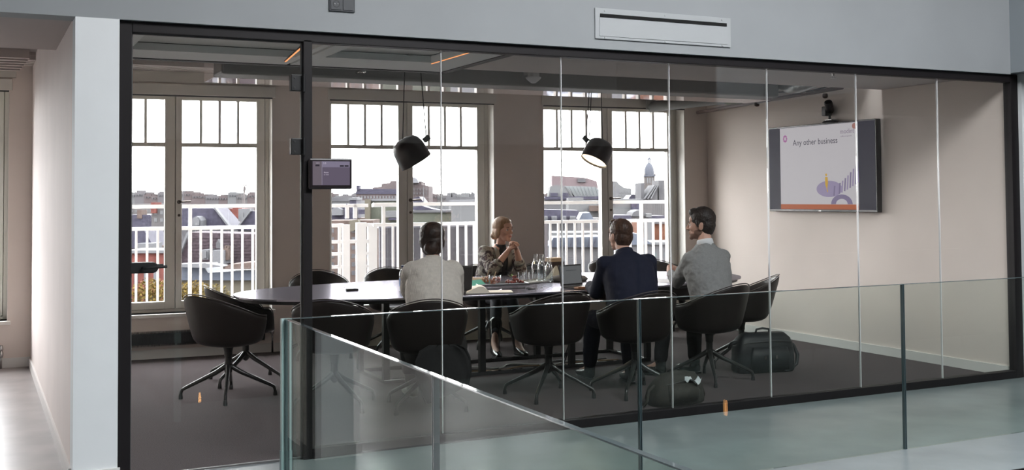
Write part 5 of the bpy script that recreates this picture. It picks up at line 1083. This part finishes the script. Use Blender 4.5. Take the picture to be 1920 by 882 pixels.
t = house('mansard_house', 'grey mansard house with four pale dormers, left part of the right window', 58, (1010, 1092, 412, 520, greyr), ([(1008, 414), (1014, 393), (1084, 395), (1094, 414)], slate), None, dep=8)
for k in range(4): bbox(t, 58, 1017 + k * 17.5, 1027 + k * 17.5, 406, 414, 1.2, trimw, 'dormer', -.9); bbox(t, 58, 1019 + k * 17.5, 1025 + k * 17.5, 408, 413.5, .1, dwin, 'dormer_window', -1.0)
t = house('blue_dormer_house', 'house with blue zinc gable and white terrace right of the mansard house', 50, (1088, 1128, 410, 520, pale), ([(1086, 412), (1092, 400), (1106, 399), (1114, 412)], bluer), (1092, 1124, 416, 430, 4, 1), dep=6)
t = house('zinc_roof_house', 'building with wide blue zinc roof sheets behind the right railing', 36, (1030, 1130, 462, 640, greyr), ([(1026, 464), (1038, 446), (1126, 444), (1132, 464)], bluer), (1050, 1120, 490, 515, 5, 1, .55, .7), dep=6)
for k in range(9): bpoly(t, 36, [(1040 + k * 11, 446), (1041 + k * 11, 446), (1037 + k * 11, 464), (1036 + k * 11, 464)], .1, slate, 'roof_seam', -.25)
bbox(t, 36, 1032, 1128, 437, 446, 2, white, 'roof_parapet', 2); 
t = house('dark_gable_wall', 'dark brown windowless wall at the left edge of the right window', 32, (1005, 1029, 417, 640, mat('plum_wall', (.016, .012, .014), .8)), None, None, dep=4)
t = bt('white_stepped_building', 'white stepped building right of the middle stile in the right window', 1146, 1184, 350, 120); foot(t, 120, 1144, 1184, 400, 6, white); bpoly(t, 120, [(1144, 400), (1144, 346), (1150, 340), (1158, 341), (1160, 345), (1170, 352), (1184, 354), (1184, 400)], 9, white, 'wall'); grid(t, 120, 1160, 1182, 358, 370, 4, 2)
for p_ in (1151, 1155, 1163): bbox(t, 120, p_, p_ + .8, 333, 344, .2, greyr, 'mast', .5)
t = house('low_slate_building', 'low building with dark roof to the left of the church tower', 100, (1180, 1206, 372, 420, greyr), ([(1178, 374), (1184, 366), (1204, 366), (1208, 374)], slate), None, dep=7)
# church tower
tx0 = 1217.5; YT = 130; p = PX(tx0, 345, YT); t = thing('church_tower', 'church tower with grey dome and open lantern in the right window', 'tower', (WP(tx0, 345, YT).x, WP(tx0, 345, YT).y, -14), CRZ); m_ = YT / FPX * 1.05
def zz(py): return PX(tx0, py, YT).z + 14
pk_ = (PX(1218.5, 345, YT).x - PX(1217.5, 345, YT).x)
stone = mat('tower_stone', (.044, .039, .038), .85, noise=.15, nscale=.5); dome = mat('tower_lead', (.036, .038, .047), .5)
MB().lathe([(.001, zz(329)), (9.5 * pk_, zz(329)), (9.6 * pk_, zz(325)), (9.2 * pk_, zz(319)), (7.6 * pk_, zz(313)), (5.0 * pk_, zz(308)), (3.2 * pk_, zz(306)), (.001, zz(305.5))], n=20).build('dome', dome, t, smooth='auto')
for k in range(6): a = PI * k / 3; MB().tube([(2.4 * pk_ * math.cos(a), 2.4 * pk_ * math.sin(a), zz(306)), (2.4 * pk_ * math.cos(a), 2.4 * pk_ * math.sin(a), zz(299.5))], .45 * pk_, 6).build('lantern_column', dome, t)
MB().lathe([(3.4 * pk_, zz(300)), (3.4 * pk_, zz(299)), (2.4 * pk_, zz(297)), (.8 * pk_, zz(295.5)), (.4 * pk_, zz(292)), (.001, zz(290))], n=14).build('lantern_cap', dome, t, smooth='auto')
MB().box((-9.5 * pk_, -9.5 * pk_, zz(346)), (9.5 * pk_, 9.5 * pk_, zz(331))).build('belfry', stone, t); MB().box((-11 * pk_, -11 * pk_, zz(331.5)), (11 * pk_, 11 * pk_, zz(329))).build('cornice', dome, t); MB().box((-11 * pk_, -11 * pk_, 0), (11 * pk_, 11 * pk_, zz(346))).build('shaft', stone, t)
for x in (-4.5, 0, 4.5): MB().box(((x - 1.2) * pk_, -9.9 * pk_, zz(344)), ((x + 1.2) * pk_, -9.4 * pk_, zz(334))).build('louvre', dwin, t)
for x in (-5, 0, 5): MB().box(((x - 1) * pk_, -11.4 * pk_, zz(362)), ((x + 1) * pk_, -10.9 * pk_, zz(352))).build('window', dwin, t)
for s in (-1, 1): MB().lathe([(1.5 * pk_, zz(331)), (1.2 * pk_, zz(327)), (.001, zz(324))], (9.5 * pk_ * s, -9 * pk_, 0), 8).build('pinnacle', stone, t)
t = bt('stair_building', 'grey building with slanted white skylight strips before the church tower', 1200, 1248, 350, 95); foot(t, 95, 1202, 1233, 400, 5, greyr); bpoly(t, 95, [(1202, 400), (1202, 343), (1208, 343), (1208, 373), (1228, 347), (1233, 347), (1233, 400)], 6, greyr, 'wall'); bbox(t, 95, 1235, 1252, 338, 400, 6, greyr, 'tower_block', .3)
for k in range(3): bpoly(t, 95, [(1207 + k * 6, 373), (1210 + k * 6, 373), (1229 + k * 3, 347), (1227 + k * 3, 347)], .3, trimw, 'skylight_strip', -.4)
t = house('grey_office', 'pale grey office with a dark window grid below the church tower', 75, (1206, 1256, 376, 440, pale), None, (1222, 1252, 382, 408, 8, 1, .25, .9), dep=7); bbox(t, 75, 1184, 1200, 380, 396, 5, slate, 'dark_facade', -.2); bbox(t, 75, 1144, 1206, 374, 440, 5, white, 'side_wing', .4); bbox(t, 75, 1146, 1152, 376, 384, .4, slate, 'vent', -.1)
t = house('curved_roof_house', 'house with rounded pale dormers behind the navy man\'s head', 62, (1184, 1214, 404, 470, pale), ([(1184, 406), (1187, 399), (1194, 395), (1202, 394), (1208, 398), (1212, 406)], greyr), None, dep=6)
bpoly(t, 62, [(1148, 412), (1152, 404), (1182, 404), (1186, 412)], 4, slate, 'low_roof', -.2); bpoly(t, 62, [(1214, 412), (1216, 405), (1246, 405), (1250, 412)], 4, slate, 'low_roof', -.2); bbox(t, 62, 1212, 1222, 401, 408, 1, white, 'chimney', -.5)
t = house('orange_brick_house', 'orange brick house behind the right railing, near the window jamb', 44, (1196, 1262, 416, 470, orange), ([(1214, 420), (1222, 412), (1236, 412), (1250, 420)], greyr), None, dep=6); bbox(t, 44, 1213, 1227, 414, 452, 1.5, white, 'gable_wall', -1.2)
t = house('blue_roof_house', 'low house with blue roof and pale wall behind the two men', 34, (1180, 1270, 458, 640, greyr), ([(1176, 460), (1184, 437), (1200, 440), (1222, 458)], bluer), (1195, 1260, 470, 505, 3, 2, .3, .5, mat('teal_window', (.02, .035, .038), .4)), dep=5); bbox(t, 34, 1176, 1270, 455, 459, 5.2, white, 'cornice', -.1)

for m_ in (slate, tile, redb, brick, orange, pale, white, cream, greyr, pinky, haze1, bluer, greenb, trimw, stone, dome, yl, olive): m_.node_tree.nodes['Principled BSDF'].inputs['Specular IOR Level'].default_value = .06
